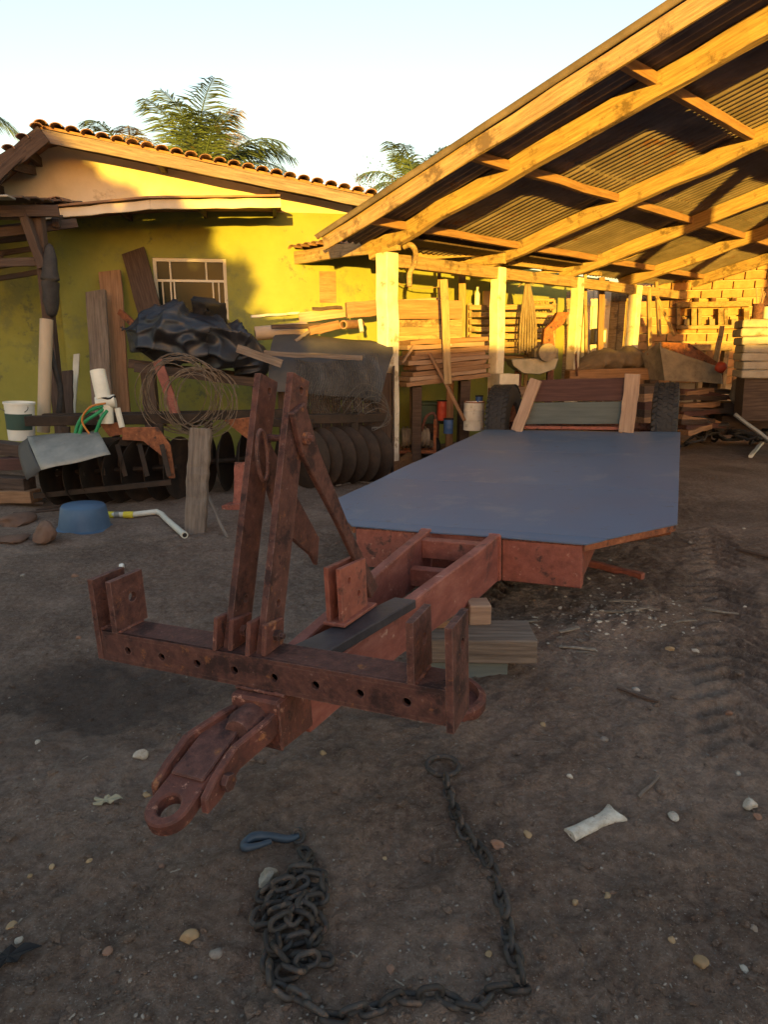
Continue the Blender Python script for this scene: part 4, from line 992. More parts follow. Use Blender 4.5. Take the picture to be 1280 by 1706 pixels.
# ------------------------------------------------------------------ planks leaning on the green end of the wall
plank((262, 562, 9.1), (221, 418, 9.48), 38, .04, 'wood_dark', 'broad dark plank with a pale knot leaning against the wall beside the window')
plank((198, 690, 8.7), (183, 452, 9.35), 36, .04, 'wood_brown', 'reddish brown plank with worn rounded top leaning left of the dark plank')
plank((172, 690, 8.3), (159, 486, 9.0), 33, .05, 'wood_old', 'grey weathered plank, shortest of the boards leaning on the wall')
plank((112, 700, 8.4), (112, 618, 8.7), 18, .03, 'wood_dark', 'small dark board stub standing behind the tan pipe')
plank((120, 690, 8.6), (128, 590, 9.1), 10, .02, 'pvc', 'narrow pale lath leaning on the house corner', name='lath', cat='lath')
plank((222, 540, 8.6), (200, 520, 8.9), 10, .05, 'rust_orange', 'broken orange brick-coloured batten behind the tarpaulin', name='batten', cat='batten')
plank((262, 600, 7.6), (292, 690, 7.4), 16, .03, 'rust_primer', 'red painted board slanting under the wire coils')
solo(MB().tube(pathD([(77, 532, 7.55), (75, 600, 7.5), (72, 720, 7.45)]), px(10, 7.5), 16), 'plastic_pipe', 'pvc_tan', 'tall tan plastic pipe standing upright by the dark shelter', 'pipe', smooth=.6)
solo(lump(pathD([(82, 405, 8.05), (83, 470, 8.0), (86, 530, 8.0)]), [(.06, .05), (.11, .09), (.08, .07)], 30, 18, .1, 4, 3), 'inner_tube', 'rubber', 'limp black inner tube hanging above the tan pipe', 'tube', smooth=True)
solo(MB().tube(smoothpath(pathD([(82, 575, 7.6), (90, 610, 7.6), (100, 650, 7.62), (97, 690, 7.6)])), [.03] * 19, 8), 'black_hose', 'rubber', 'black rubber hose hanging beside the tan pipe', 'hose', smooth=True)

# bucket, pipe stub, hoses, bent sheet on the harrow
bk = thing('plastic_bucket', 'white plastic bucket with a green label set on the harrow end', 'bucket', D(38, 733, 7.1))
M = frame_at(D(36, 732, 7.1), (.05, 0, 1)); h = px(62, 7.1); r_ = px(23, 7.1)
MB().lathe([(0, 0), (r_ * .88, 0), (r_, h), (r_ * 1.06, h), (r_ * 1.06, h - .02), (r_ * .94, h - .02), (r_ * .85, .01), (0, .01)], M, 28).build('body', 'white_plastic', bk, smooth=.6)
MB().lathe([(r_ * .925, h * .28), (r_ * .975, h * .70)], M @ Matrix.Rotation(R(200), 4, 'Z') @ Matrix.Translation((0, 0, 0)) @ Matrix.Scale(1.012, 4), 14, 0, 2.6).build('label_band', 'machine_green', bk, smooth=True)
MB().tube([M @ Vector((r_ * 1.07 * math.cos(t), r_ * .3 * math.sin(t) - r_ * .9, h - .03 - .08 * math.sin(t))) for t in [math.pi * k / 12 for k in range(13)]], .004, 5).build('handle', 'wire_grey', bk)
pp = thing('pipe_fitting', 'white plastic pipe stub with a tee fitting upright on the harrow', 'pipe', D(176, 690, 6.6))
MB().tube(pathD([(162, 617, 6.65), (172, 664, 6.6)]), px(12, 6.6), 16).build('pipe', 'pvc', pp, smooth=.6)
MB().tube(pathD([(160, 672, 6.58), (192, 668, 6.62)]), px(11, 6.6), 14).build('tee', 'pvc', pp, smooth=.6)
MB().tube(pathD([(176, 668, 6.6), (178, 705, 6.6)]), px(11, 6.6), 14).build('tee_leg', 'pvc', pp, smooth=.6)
MB().tube([D(176, 662, 6.6) + Vector((.085 * math.cos(t), .05 * math.sin(t), .012 * math.cos(3 * t))) for t in [2 * math.pi * k / 16 for k in range(16)]], .012, 6, closed=True).build('strap', 'black_cloth_and_shade', pp)
MB().tube(pathD([(195, 680, 6.62), (203, 712, 6.6)]), px(5, 6.6), 8).build('side_pipe', 'pvc', pp, smooth=.6)
for k, (m_, pts) in enumerate((('green_plastic', [(172, 676, 6.55), (145, 686, 6.5), (130, 706, 6.5), (124, 728, 6.5)]), ('green_plastic', [(174, 680, 6.56), (160, 690, 6.5), (138, 706, 6.48), (131, 730, 6.48)]), ('green_plastic', [(178, 684, 6.55), (168, 698, 6.5), (160, 718, 6.5), (156, 730, 6.5)]))):
    solo(MB().tube(smoothpath(pathD(pts)), .017, 8), 'garden_hose', m_, 'green garden hose curling down from the white pipe fitting', 'hose', 'green hoses on the harrow', smooth=True)
solo(MB().tube(smoothpath(pathD([(176, 672, 6.5), (150, 678, 6.46), (136, 700, 6.45), (150, 725, 6.46)])), .010, 8), 'thin_hose', 'orange_plastic', 'thin orange hose looping beside the green hoses', 'hose', smooth=True)
solo(stretch_sheet([D(68, 783, 5.98), D(184, 757, 6.1), D(162, 718, 6.55), D(44, 726, 6.45)], 12, 8, .05, .004, .006), 'metal_sheet', 'galv_sheet', 'bent galvanised metal sheet lying over the left end of the harrow', 'sheet', smooth=True)
solo(stretch_sheet([D(44, 800, 6.05), D(70, 782, 5.99), D(46, 728, 6.44), D(30, 742, 6.55)], 6, 6, .03, .004, .004), 'metal_flap', 'tank_sheet', 'dark folded flap hanging from the galvanised sheet', 'sheet', smooth=True)

# ------------------------------------------------------------------ things on the ground in front of the harrow
def onground(x, y, dz=0): q = G(x, y); q.z = gz(q.x, q.y) + dz; return q
c = onground(141, 880); M = frame_at(c - Vector((0, 0, .01)), (0.03, 0, 1))
solo(MB().lathe([(.222, 0), (.235, .004), (.236, .02), (.212, .03), (.196, .12), (.182, .205), (.168, .222), (0, .225)], M, 40), 'plastic_basin', 'blue_plastic', 'blue plastic basin lying upside down on the dirt', 'basin', smooth=.9)
c = onground(80, 905)
def rock(c, rx, ry, rz_, seed, m, name, label, cat='stone', group=None, sub=3, rough=.22, sq=1.0, sink=.25):
    bm = bmesh.new(); bmesh.ops.create_icosphere(bm, subdivisions=sub, radius=1)
    rnd = np.random.RandomState(seed); ax = rnd.normal(size=(7, 3)); ph = rnd.uniform(0, 6, 7); off = rnd.uniform(.55, .95, 7)
    cs = math.cos(rnd.uniform(0, 3.1)); mb = MB(); vs = []
    for v in bm.verts:
        n = np.array(v.co); n = np.sign(n) * np.abs(n) ** sq; n = n / max(1e-6, np.linalg.norm(n) ** (1 if sq == 1 else .55))
        k = 1.0
        for a, p, o in zip(ax, ph, off):
            a = a / np.linalg.norm(a); dd = float(np.dot(n, a))
            if dd > o: k *= o / dd
            k += rough * .07 * math.sin(4 * dd + p)
        vs.append((n[0] * k, n[1] * k, n[2] * k))
    fs = [[w.index for w in f_.verts] for f_ in bm.faces]; bm.free()
    a = rnd.uniform(0, 6.28); Rz = Matrix.Rotation(a, 3, 'Z')
    mb.add([Rz @ Vector((x * rx, y * ry, z * rz_)) + Vector(c) + Vector((0, 0, rz_ * (1 - 2 * sink))) for x, y, z in vs], fs)
    return solo(mb, name, m, label, cat, group, smooth=.7)
rock(c, .125, .11, .10, 12, 'brick_lump', 'brick_chunk', 'brown lump of broken brick beside the blue basin', 'brick', sq=.6, sink=.12)
rock(onground(28, 872), .2, .13, .06, 14, 'brick_lump', 'earth_clod', 'flat dark clod of earth left of the brick lump', 'clod', sink=.2)
rock(onground(20, 905), .16, .12, .04, 15, 'brick_lump', 'earth_clod', 'low crumbling clod at the left below the brick lump', 'clod', sink=.3)
pg = thing('pvc_elbow_pipe', 'white plastic pipe with a bent elbow lying on the dirt by the basin', 'pipe', onground(240, 862))
P = [onground(178, 862, .03), onground(222, 861, .032), onground(262, 859, .034), onground(270, 862, .034), onground(276, 867, .034), onground(308, 899, .03)]
MB().tube(P, .026, 14).build('pipe', 'pvc', pg, smooth=.7)
dd = (P[-1] - P[-2]).normalized(); MB().lathe([(.019, .001), (.0285, .001), (.0285, -.05)], frame_at(P[-1], dd), 14).build('pipe_mouth', 'pvc', pg, smooth=.7)
MB().lathe([(0, -.002), (.019, -.002)], frame_at(P[-1] + dd * .004, dd), 14).build('mouth_shade_disc', 'black_cloth_and_shade', pg)  # black disc over the closed pipe end, stands for its shaded inside
for x0, x1, m_ in ((176, 190, 'yellow_plastic'), (206, 222, 'yellow_plastic'), (191, 199, 'galv_sheet')):
    MB().tube([onground(x0, 862, .03), onground(x1, 861.5, .031)], .031, 14).build('tape_band', m_, pg, smooth=.7)
q = onground(324, 886); t_ = D(334, 714, q.y + .22)
tag(timber('weathered_post', q - Vector((0, 0, .03)), t_, .175, .07, 'wood_old', up=(0, -1, 0), seg=14, warp=.007, bevel=.006), 'short weathered grey post leaning against the harrow', 'post')
tag(timber('lath', onground(378, 898), D(346, 826, 5.9), .022, .012, 'wood_old', seg=6, warp=.003, bevel=.001), 'thin pale lath propped beside the weathered post', 'lath')
tag(timber('scrap_plate', onground(400, 850, 0), D(402, 770, 6.4), .13, .02, 'rust_primer', up=(0, -1, .3)), 'small reddish steel plate standing edgeways behind the mast', 'plate')
tag(timber('scrap_plate', onground(376, 846, .02), onground(432, 850, .06), .16, .06, 'rust_primer'), 'flat reddish steel offcut lying behind the mast', 'plate')
for i, (a, b, w, m_) in enumerate((((-30, 742, 6.9), (60, 752, 6.7), .16, 'wood_dark'), ((-40, 775, 6.8), (52, 770, 6.6), .16, 'wood_maroon'), ((-40, 800, 6.7), (50, 806, 6.5), .16, 'wood_dark'), ((-40, 826, 6.6), (60, 826, 6.45), .16, 'wood_brown'))):
    tag(timber('stacked_plank', D(*a), D(*b), w, .12, m_, seg=6), ('dark', 'reddish', 'blackish lower', 'brown bottom')[i] + ' plank in the small stack beside the harrow end', 'plank', 'planks stacked beside the harrow')
for i, (x, y, l, r_) in enumerate(((70, 852, .5, .3), (30, 842, .6, -.2), (95, 846, .4, .9))):
    c = onground(x, y, .02); v = Vector((math.cos(r_), math.sin(r_), .05)) * l / 2
    tag(timber('scrap_stick', c - v, c + v, .03, .02, 'wood_dark', seg=4), 'dark stick of scrap wood on the dirt before the harrow', 'stick', 'sticks before the harrow')

# ------------------------------------------------------------------ dark side shelter at the left edge
ss = thing('side_shelter', 'dark makeshift lean-to of rough timbers at the end of the house', 'shelter', (-5.2, 7.9, 0))
def T_(a, b, w, h, m_='wood_dark', nm='beam'): return timber(nm, D(*a), D(*b), w, h, m_, ss)
T_((-160, 352, 7.6), (98, 352, 8.1), .07, .12); T_((-170, 408, 7.7), (128, 372, 8.5), .07, .1); T_((-150, 445, 7.7), (92, 434, 8.1), .06, .09)
T_((92, 372, 8.3), (118, 352, 9.2), .08, .1); T_((38, 352, 8.0), (72, 447, 8.02), .09, .1, nm='strut'); T_((-20, 350, 8.2), (-60, 460, 8.2), .09, .1, nm='strut')
q = D(80, 600, 8.05); timber('post', Vector((q.x + .02, 8.12, 0)), D(62, 352, 8.12), .11, .11, 'wood_dark', ss)
q = D(-140, 600, 7.8); timber('post', Vector((q.x, 7.8, 0)), D(-140, 352, 7.8), .12, .12, 'wood_dark', ss)
for i in range(9):
    y0 = 342 - i * 0; Y0 = 7.55 + i * .19; a = D(-170, 346, 7.6); z = a.z + .03 * i
    A = Vector((D(-170, 346, 7.6).x, Y0, a.z + .09 + .03 * i)); B = Vector((D(52 + 9 * (i % 3), 346, 8.0).x, Y0 + .05, a.z + .10 + .03 * i))
    timber('roof_board', A, B, .17, .022, 'wood_dark' if i else 'galv_sheet', ss)
for i in range(5): T_((-120, 395 + i * 22, 8.3 + .1 * i), (70, 372 + i * 20, 8.5 + .1 * i), .05, .06, nm='slat')
T_((-120, 760, 7.9), (5, 420, 8.6), .03, .03, nm='pole')
# eave timbers of the gable reaching out over the shelter
for k, (a, b) in enumerate((((-60, 345, 8.5), (52, 240, 8.9)), ((-80, 392, 8.55), (12, 282, 8.8)), ((10, 275, 8.8), (56, 285, 9.3)))):
    timber('rafter', D(*a), D(*b), .07, .10, 'wood_dark', ss)
# ------------------------------------------------------------------ lumber and junk under the shed
def T2(name, a, b, w, h, m_, label, cat, group=None, up=(0, 0, 1), **k): return tag(timber(name, D(*a), D(*b), w, h, m_, up=up, **k), label, cat, group)
# upper stack behind the first post, on two bearers
for i, (y, m_, hh) in enumerate(((566, 'wood_yellow', .10), (553, 'wood_yellow', .11), (540, 'wood_yellow', .10), (517, 'wood_brown', .24))):
    T2('sawn_beam', (655, y, 9.35), (762, y - 3 + i, 9.7), .30, hh, m_, ('bottom', 'second', 'third', 'thick reddish top')[i] + ' sawn beam of the raised stack behind the first post', 'beam', 'beams in the raised stack', seg=5)
T2('sawn_beam', (668, 502, 9.5), (725, 499, 9.8), .2, .04, 'wood_pale', 'loose pale board lying on the reddish top beam', 'beam', seg=4)
st = thing('timber_rack', 'timber rack of two props carrying the raised beam stack', 'rack', on(700, 9.5, 0))
for xp, Y in ((690, 9.45), (752, 9.66)):
    timber('prop', on(xp, Y, 0), D(xp, 573, Y), .1, .1, 'wood_brown', st); 
timber('cross_bearer', D(682, 574, 9.42), D(760, 572, 9.66), .1, .05, 'wood_brown', st)
# lower slanting stack
for i in range(9):
    y0, y1 = 640 - i * 8.6, 626 - i * 7.4; k = random.uniform(-4, 4)
    T2('sawn_board', (668 + (i * 5) % 17, y0, 9.0 + .01 * i), (806 - (i * 7) % 13, y1 - 2, 9.55 + .01 * i), .34, .058, ('wood_brown', 'wood_pale', 'wood_brown')[i % 3], ('lowest', 'second lowest', 'third', 'fourth', 'middle', 'sixth', 'seventh', 'next to top', 'topmost')[i] + ' long board in the slanting stack beside the second post', 'board', 'boards in the slanting stack', seg=5, warp=.006)
sb = thing('stack_bearer', 'dark timber bearers on the ground below the slanting board stack', 'bearer', on(735, 9.3, 0))
for xp, Y, yt in ((695, 9.15, 643), (775, 9.45, 634)):
    z = D(xp, yt, Y).z; MB().box(on(xp - 8, Y, 0).x, on(xp + 8, Y, 0).x, Y - .15, Y + .2, 0, z).build('bearer', 'wood_dark', sb, bevel=.006)
T2('prop', (775, 701, 8.9), (716, 588, 9.0), .06, .04, 'wood_brown', 'diagonal prop leaning on the slanting board stack', 'prop')
T2('prop', (670, 605, 8.85), (690, 575, 8.95), .04, .03, 'wood_pale', 'short pale batten leaning on the end of the slanting stack', 'batten')
# upright poles
for i, (a, b, w, m_, lb) in enumerate((((747, 640, 8.95), (739, 466, 9.0), .10, 'wood_yellow', 'square pale pole standing before the beam stack'), ((733, 560, 9.9), (732, 440, 9.9), .05, 'wood_yellow', 'thin pole standing behind the square pale pole'), ((771, 700, 10.4), (770, 438, 10.4), .10, 'wood_yellow', 'inner square pole under the canopy beside the crate'),
                                       ((978, 640, 11.9), (975, 440, 11.9), .05, 'wood_yellow', 'slim pole between the third and fourth posts'), ((1004, 640, 12.6), (1003, 462, 12.6), .10, 'wood_brown', 'brown pole standing before the leaning panels'), ((1083, 620, 12.9), (1082, 480, 12.9), .07, 'wood_yellow', 'pale pole right of the fourth post'))):
    p0 = D(*a); p0.z = min(p0.z, .0 if i in (2, 4) else p0.z); T2_ = tag(timber('pole', p0, D(*b), w, w, m_), lb, 'pole')
# pallet-like slatted crate
sc_ = thing('slatted_crate', 'tall pale slatted crate standing behind the second post', 'crate', on(850, 10.9, 0))
for i in range(8):
    y = 512 + i * 12.2; timber('slat', D(782, y, 10.8), D(926, y - 1 + (i % 2) * 2, 11.1), .02, .075, 'wood_yellow', sc_, seg=4, warp=.006)
for xp in (783, 832, 880, 924): timber('upright', on(xp, 10.92 + (xp - 783) * .002, 0), D(xp, 505, 10.92 + (xp - 783) * .002), .07, .05, 'wood_yellow', sc_)
for i in range(7): timber('slat', D(786, 516 + i * 13, 11.5), D(926, 515 + i * 13, 11.6), .02, .05, 'wood_yellow', sc_, seg=3)
T2('lath', (745, 576, 9.2), (782, 565, 9.6), .06, .03, 'limewash', 'short white lath lying before the slatted crate', 'lath')
for x0, m_, lb in ((795, 'white_plastic', 'white plastic bottle'), (810, 'cardboard', 'tan cardboard carton')):
    c = D(x0, 512, 10.9); q = thing('bottle' if x0 < 800 else 'carton', lb + ' standing on the slatted crate', 'bottle' if x0 < 800 else 'carton', c)
    if x0 < 800: MB().lathe([(0, 0), (.04, 0), (.04, .2), (.016, .24), (.016, .29), (0, .29)], Matrix.Translation(c), 14).build('body', m_, q, smooth=.6); MB().lathe([(.02, .28), (.02, .31), (0, .31)], Matrix.Translation(c), 12).build('cap', 'white_plastic', q)
    else:
        MB().box(c.x - .05, c.x + .09, c.y - .05, c.y + .08, c.z, c.z + .24).build('box', m_, q, bevel=.003); MB().box(c.x - .051, c.x + .091, c.y - .01, c.y + .03, c.z + .2405, c.z + .243).build('flap', 'wood_pale', q)
# lattice panel, bundle of rope, machine parts
lp = thing('lattice_panel', 'small lattice panel of slanting bars leaning beside the slatted crate', 'panel', on(905, 11.6, 1))
for (a, b) in (((884, 500, 11.6), (884, 562, 11.5)), ((924, 500, 11.6), (922, 562, 11.5)), ((884, 500, 11.6), (924, 500, 11.6)), ((884, 562, 11.5), (922, 562, 11.5))): timber('frame_bar', D(*a), D(*b), .04, .05, 'wood_yellow', lp)
for i in range(7): x = 884 + i * 5; timber('lattice_bar', D(x, 501, 11.58), D(min(922, x + 14), 560 - max(0, x - 908) * 1.5, 11.5), .016, .028, 'wood_yellow', lp, seg=2)
rp_ = thing('rope_bundle', 'pale rope bundle hanging from a shed tie beam', 'rope', D(878, 600, 10.6))
for k in range(7): MB().tube(smoothpath(pathD([(879, 462, 10.6), (874 + 2 * k, 490, 10.6), (868 + 4.2 * k, 540, 10.58 + .02 * k), (866 + 4.5 * k, 590 - 3 * (k % 3), 10.6)])), .018, 6).build('strand', 'sack', rp_, smooth=True)
MB().tube(smoothpath(pathD([(864, 478, 10.6), (872, 470, 10.55), (880, 466, 10.55), (890, 474, 10.55)])), .012, 6).build('knot', 'sack', rp_, smooth=True)
mx_ = thing('feed_mill', 'pale grimy feed mill with hopper tray on a crate block behind the deck', 'machine', on(890, 10.6, 0))
MB().prism([D(852, 598, 10.3), D(932, 596, 10.3), D(926, 615, 10.3), D(900, 624, 10.3), D(872, 622, 10.3), D(856, 610, 10.3)], (0, .5, 0)).build('tray', 'galv_sheet', mx_, bevel=.01)
MB().box(on(892, 10.3, 0).x, on(932, 10.3, 0).x, 10.34, 10.8, D(900, 597, 10.3).z, D(900, 580, 10.3).z).build('gear_box', 'machine_grey', mx_, bevel=.02)
MB().lathe([(0, 0), (.10, 0), (.13, .04), (.13, .2), (0, .2)], frame_at(D(908, 587, 10.36), (0, -1, 0)), 20).build('pulley', 'machine_grey', mx_, smooth=.6)
MB().prism([D(905, 580, 10.4), D(925, 580, 10.4), D(922, 552, 10.4), D(940, 540, 10.4), D(950, 520, 10.4), D(930, 520, 10.4), D(922, 535, 10.4), D(908, 548, 10.4)], (0, .18, 0)).build('chute', 'rust_orange', mx_, bevel=.01)
for xp in (868, 922): MB().box(on(xp - 5, 10.4, 0).x, on(xp + 5, 10.4, 0).x, 10.5, 10.6, 0, D(xp, 618, 10.4).z).build('leg', 'rust_dark', mx_, bevel=.004)
# things on the ground at the left of the second post
eg = thing('engine', 'small dirty engine on a steel skid among the junk', 'engine', onground(692, 716))
e0 = Vector((on(692, 9.3, 0).x, 9.3, 0))
MB().tube([e0 + Vector((-.18, .05, .30)), e0 + Vector((.2, .1, .30))], .13, 16).build('cylinder', 'machine_grey', eg, smooth=.6)
for k in range(7): MB().lathe([(.12, 0), (.155, 0), (.155, .012), (.12, .012)], frame_at(e0 + Vector((-.15 + .05 * k, .055 + .007 * k, .30)), (1, .13, 0)), 16).build('fin', 'machine_grey', eg)
for dx, dz, ln in ((-.26, .42, .8), (.28, .40, .55)): MB().box(e0.x + dx - .02, e0.x + dx + .02, 9.22, 9.26, 0, dz + ln * .3).build('upright', 'rust_orange', eg)
MB().box(e0.x - .28, e0.x + .30, 9.2, 9.24, .10, .14).build('skid', 'rust_orange', eg); MB().box(e0.x - .28, e0.x + .30, 9.45, 9.49, .10, .14).build('skid', 'rust_orange', eg)
MB().tube(smoothpath([e0 + Vector(v) for v in ((.1, 0, .4), (.16, -.05, .6), (.28, 0, .62), (.33, .05, .3))]), .02, 8).build('exhaust', 'rust_dark', eg, smooth=True)
gb = MB().box(on(688, 9.7, 0).x, on(742, 9.7, 0).x, 9.7, 10.0, .45, .72)
gbo = thing('tool_chest', 'dull green steel chest under the slanting board stack', 'chest', on(715, 9.7, 0))
gb.build('body', 'machine_green', gbo, bevel=.01); MB().box(on(686, 9.7, 0).x, on(744, 9.7, 0).x, 9.68, 10.02, .722, .76).build('lid', 'machine_green', gbo, bevel=.008); MB().box(on(695, 9.7, 0).x, on(735, 9.7, 0).x, 9.75, 9.98, 0, .448).build('stand', 'wood_dark', gbo)
sw = thing('barrow_wheel', 'small grey wheel lying on edge at the left of the deck', 'wheel', onground(718, 745))
M = frame_at(Vector((on(718, 9.55, 0).x, 9.55, .165)), (.35, -.9, .25))
MB().lathe([(.075, -.03), (.12, -.045), (.16, -.035), (.172, 0), (.16, .035), (.12, .045), (.075, .03)], M, 26).build('tyre', 'rubber', sw, smooth=True)
MB().lathe([(0, .025), (.03, .04), (.03, .02), (.078, .022), (.085, .03), (.085, -.03), (0, -.03)], M, 20).build('hub', 'machine_grey', sw, smooth=.5)
def drum(name, xp, yb, Y, rpx, hpx, m_, label, cat, m2='black_cloth_and_shade'):
    z0 = max(0, D(xp, yb, Y).z); c = Vector((on(xp, Y, 0).x, Y, z0)); r_, h = px(rpx, Y), px(hpx, Y)
    t = thing(name, label, cat, c); M = Matrix.Translation(c)
    MB().lathe([(0, 0), (r_, 0), (r_, h * .33), (r_ * 1.03, h * .35), (r_, h * .37), (r_, h * .68), (r_ * 1.03, h * .70), (r_, h * .72), (r_, h), (r_ * .93, h), (r_ * .93, h * .8), (0, h * .8)], M, 24).build('body', m_, t, smooth=.5)
    MB().tube([M @ Vector((r_ * math.cos(q), r_ * math.sin(q), h)) for q in [2 * math.pi * k / 24 for k in range(24)]], .008, 5, closed=True).build('rim', m2, t); return t
drum('steel_drum', 793, 716, 8.95, 17, 46, 'limewash', 'rust-streaked whitish tin drum beside the left trailer wheel', 'drum', 'rust_orange')
drum('blue_can', 750, 722, 9.0, 8, 24, 'blue_drum', 'small blue plastic can on the dirt beside the deck', 'can')
drum('blue_can', 801, 672, 9.1, 6, 12, 'blue_drum', 'little blue pot on top of the whitish tin drum', 'can')
drum('red_can', 738, 700, 9.5, 8, 32, 'red_plastic', 'red fuel can behind the small blue can', 'can')
T2('trough_block', (826, 632, 9.7), (858, 632, 9.8), .25, .16, 'limewash', 'short whitewashed block lying on top behind the left trailer tyre', 'block')
# bricks of the low plinth behind the left tyre
T2('sawn_board', (820, 655, 9.6), (868, 652, 9.7), .3, .14, 'wood_brown', 'thick brown offcut under the whitewashed block', 'board')
T2('sawn_board', (820, 690, 9.6), (868, 690, 9.7), .34, .4, 'wood_dark', 'dark sleeper on the ground behind the left trailer tyre', 'board')
# beams on the ground between harrow and deck
tag(timber('ground_beam', onground(624, 792, .07), onground(690, 742, .07), .15, .13, 'wood_brown', seg=8), 'brown beam lying on the dirt between harrow and deck', 'beam')
P = smoothpath([onground(x, y, .05) for x, y in ((632, 800), (662, 785), (688, 765), (702, 742))]); mb = MB()
for a, b in zip(P[:-1], P[1:]): mb.bar(a, b + (b - a) * .08, .10, .1)
solo(mb, 'curved_beam', 'wood_brown', 'curved reddish timber lying along the left edge of the deck', 'beam')
solo(MB().tube(smoothpath([onground(x, y, .02) for x, y in ((560, 812), (600, 806), (630, 812), (610, 822))]), .012, 6), 'dry_branch', 'wood_old', 'thin dry branch on the dirt at the end of the harrow', 'branch', smooth=True)

# ------------------------------------------------------------------ right half of the shed
for i, (x0, x1, y0, y1, Y, m_, lb) in enumerate(((938, 968, 486, 600, 13.2, 'wood_yellow', 'pale board panel standing behind the third post'), (968, 1012, 478, 610, 13.4, 'wall_cream', 'cream door leaf leaning at the back of the shed'), (1012, 1052, 470, 610, 13.5, 'wood_yellow', 'yellow plank door beside the cream door leaf'))):
    q = thing('door_panel', lb, 'panel', on((x0 + x1) / 2, Y, 0)); n = 3; za = D(x0, y0, Y).z
    for k in range(n):
        xa, xb = x0 + (x1 - x0) * k / n, x0 + (x1 - x0) * (k + 1) / n - .8
        MB().box(on(xa, Y, 0).x, on(xb, Y, 0).x, Y, Y + .04, 0, za).build('board', m_, q, bevel=.004)
    for z in (.5, za - .35): MB().box(on(x0 + 1, Y, 0).x, on(x1 - 2, Y, 0).x, Y - .03, Y - .002, z, z + .1).build('ledge', m_, q)
for i, (x, y) in enumerate(((955, 528), (1000, 560))):
    c = D(x, y, 12.9); q = thing('wall_box', ('small pale meter box', 'small round-edged pale tin')[i] + ' by the leaning panels', 'box', c)
    MB().box(c.x - .12, c.x + .12, 12.85, 13.1, c.z - .14, c.z + .14).build('case', 'machine_grey', q, bevel=.02); MB().box(c.x - .09, c.x + .09, 12.835, 12.849, c.z - .1, c.z + .1).build('door', 'white_plastic', q, bevel=.004)
# log and rubble heap in front of the panels
solo(lump(pathD([(955, 618, 11.4), (1000, 600, 11.5), (1050, 598, 11.6), (1085, 610, 11.7)]), [(.2, .12), (.28, .17), (.28, .19), (.2, .13)], 60, 44, .14, 6, 12, .05), 'sacking_heap', 'sack', 'brown heap of old sacking on logs behind the tailboard', 'sacking', smooth=True)
for i in range(5):
    T2('log', (945 + 3 * i, 626 + 10 * (i // 2), 11.1 + .1 * (i % 2)), (1092, 622 + 10 * (i // 2), 11.4 + .1 * (i % 2)), .2, .18, 'wood_brown', ('upper front', 'upper back', 'middle front', 'middle back', 'lowest')[i] + ' squared log in the low pile behind the tailboard', 'log', 'squared logs behind the tailboard', seg=5, warp=.01)
T2('iron_bar', (962, 626, 10.9), (960, 586, 11.3), .03, .03, 'rust_dark', 'dark iron bar leaning on the log pile', 'bar')
# metal trough
tg = thing('feed_trough', 'long dented metal feed trough propped on the rubble at the right', 'trough', on(1150, 10.9, 0))
MB().prism([D(1100, 578, 10.9), D(1118, 584, 10.9), D(1200, 612, 10.7), D(1205, 640, 10.6), D(1170, 637, 10.7), D(1108, 634, 10.8)], (.04, .06, 0)).build('front_side', 'machine_grey', tg, bevel=.006)
MB().prism([D(1070, 590, 11.3), D(1100, 570, 11.0), D(1108, 634, 10.9), D(1080, 632, 11.3)], (.03, .03, 0)).build('end_plate', 'machine_grey', tg, bevel=.004)
MB().prism([D(1104, 570, 11.2), D(1150, 572, 11.3), D(1206, 610, 11.1), D(1206, 638, 11.1), D(1110, 632, 11.3)], (.02, .05, 0)).build('back_side', 'rust_orange', tg, bevel=.004)
for xp in (1095, 1195): MB().box(on(xp - 7, 10.9, 0).x, on(xp + 7, 10.9, 0).x, 10.92, 11.15, 0, D(xp, 634, 10.9).z).build('prop', 'wood_dark', tg)
# shelf of three pigeonholes on the brick wall, bench below
SB = BW(1190, 560); 
sf = thing('pigeonhole_shelf', 'wall shelf of three square pigeonholes fixed to the brick wall', 'shelf', BW(1190, 575))
def bwbox(x0, x1, y0, y1, o0, o1, nm, m_, par):
    a, b, c_, d_ = BW(x0, y1), BW(x1, y1), BW(x1, y0), BW(x0, y0); b.z = a.z; c_.z = d_.z
    mb = MB().hexa([a + bn * o0, b + bn * o0, b + bn * o1, a + bn * o1, d_ + bn * o0, c_ + bn * o0, c_ + bn * o1, d_ + bn * o1]); return mb.build(nm, m_, par, bevel=.006)
bwbox(1128, 1248, 505, 514, .002, .26, 'top', 'wood_yellow', sf); bwbox(1128, 1248, 543, 549, .002, .26, 'bottom', 'wood_yellow', sf)
for x in (1128, 1152, 1163, 1196, 1206, 1238): bwbox(x, x + (9 if x in (1152, 1196, 1238) else 6), 514.3, 542.7, .002, .255, 'divider', 'wood_yellow', sf)
for x in (1140, 1182, 1218): bwbox(x, x + 9, 532, 542.5, .05, .2, 'tin', 'machine_grey', sf)
for x in (1160, 1188, 1222):
    c = BW(x, 505) + bn * .12; drum_ = thing('small_tin', ('dented dark tin', 'squat rusty tin', 'tall dark tin')[(1160, 1188, 1222).index(x)] + ' standing on top of the pigeonhole shelf', 'tin', c)
    MB().lathe([(0, 0), (.05, 0), (.05, .09), (.04, .1), (0, .1)], Matrix.Translation(c), 14).build('body', 'rust_dark', drum_, smooth=.5); MB().lathe([(.052, .085), (.052, .1), (.045, .1)], Matrix.Translation(c), 14).build('rim', 'machine_grey', drum_)
wbh = thing('work_bench', 'rough timber work bench in front of the brick wall', 'bench', BW(1160, 620))
bwbox(1118, 1212, 574, 584, .5, 1.1, 'top', 'wood_yellow', wbh)
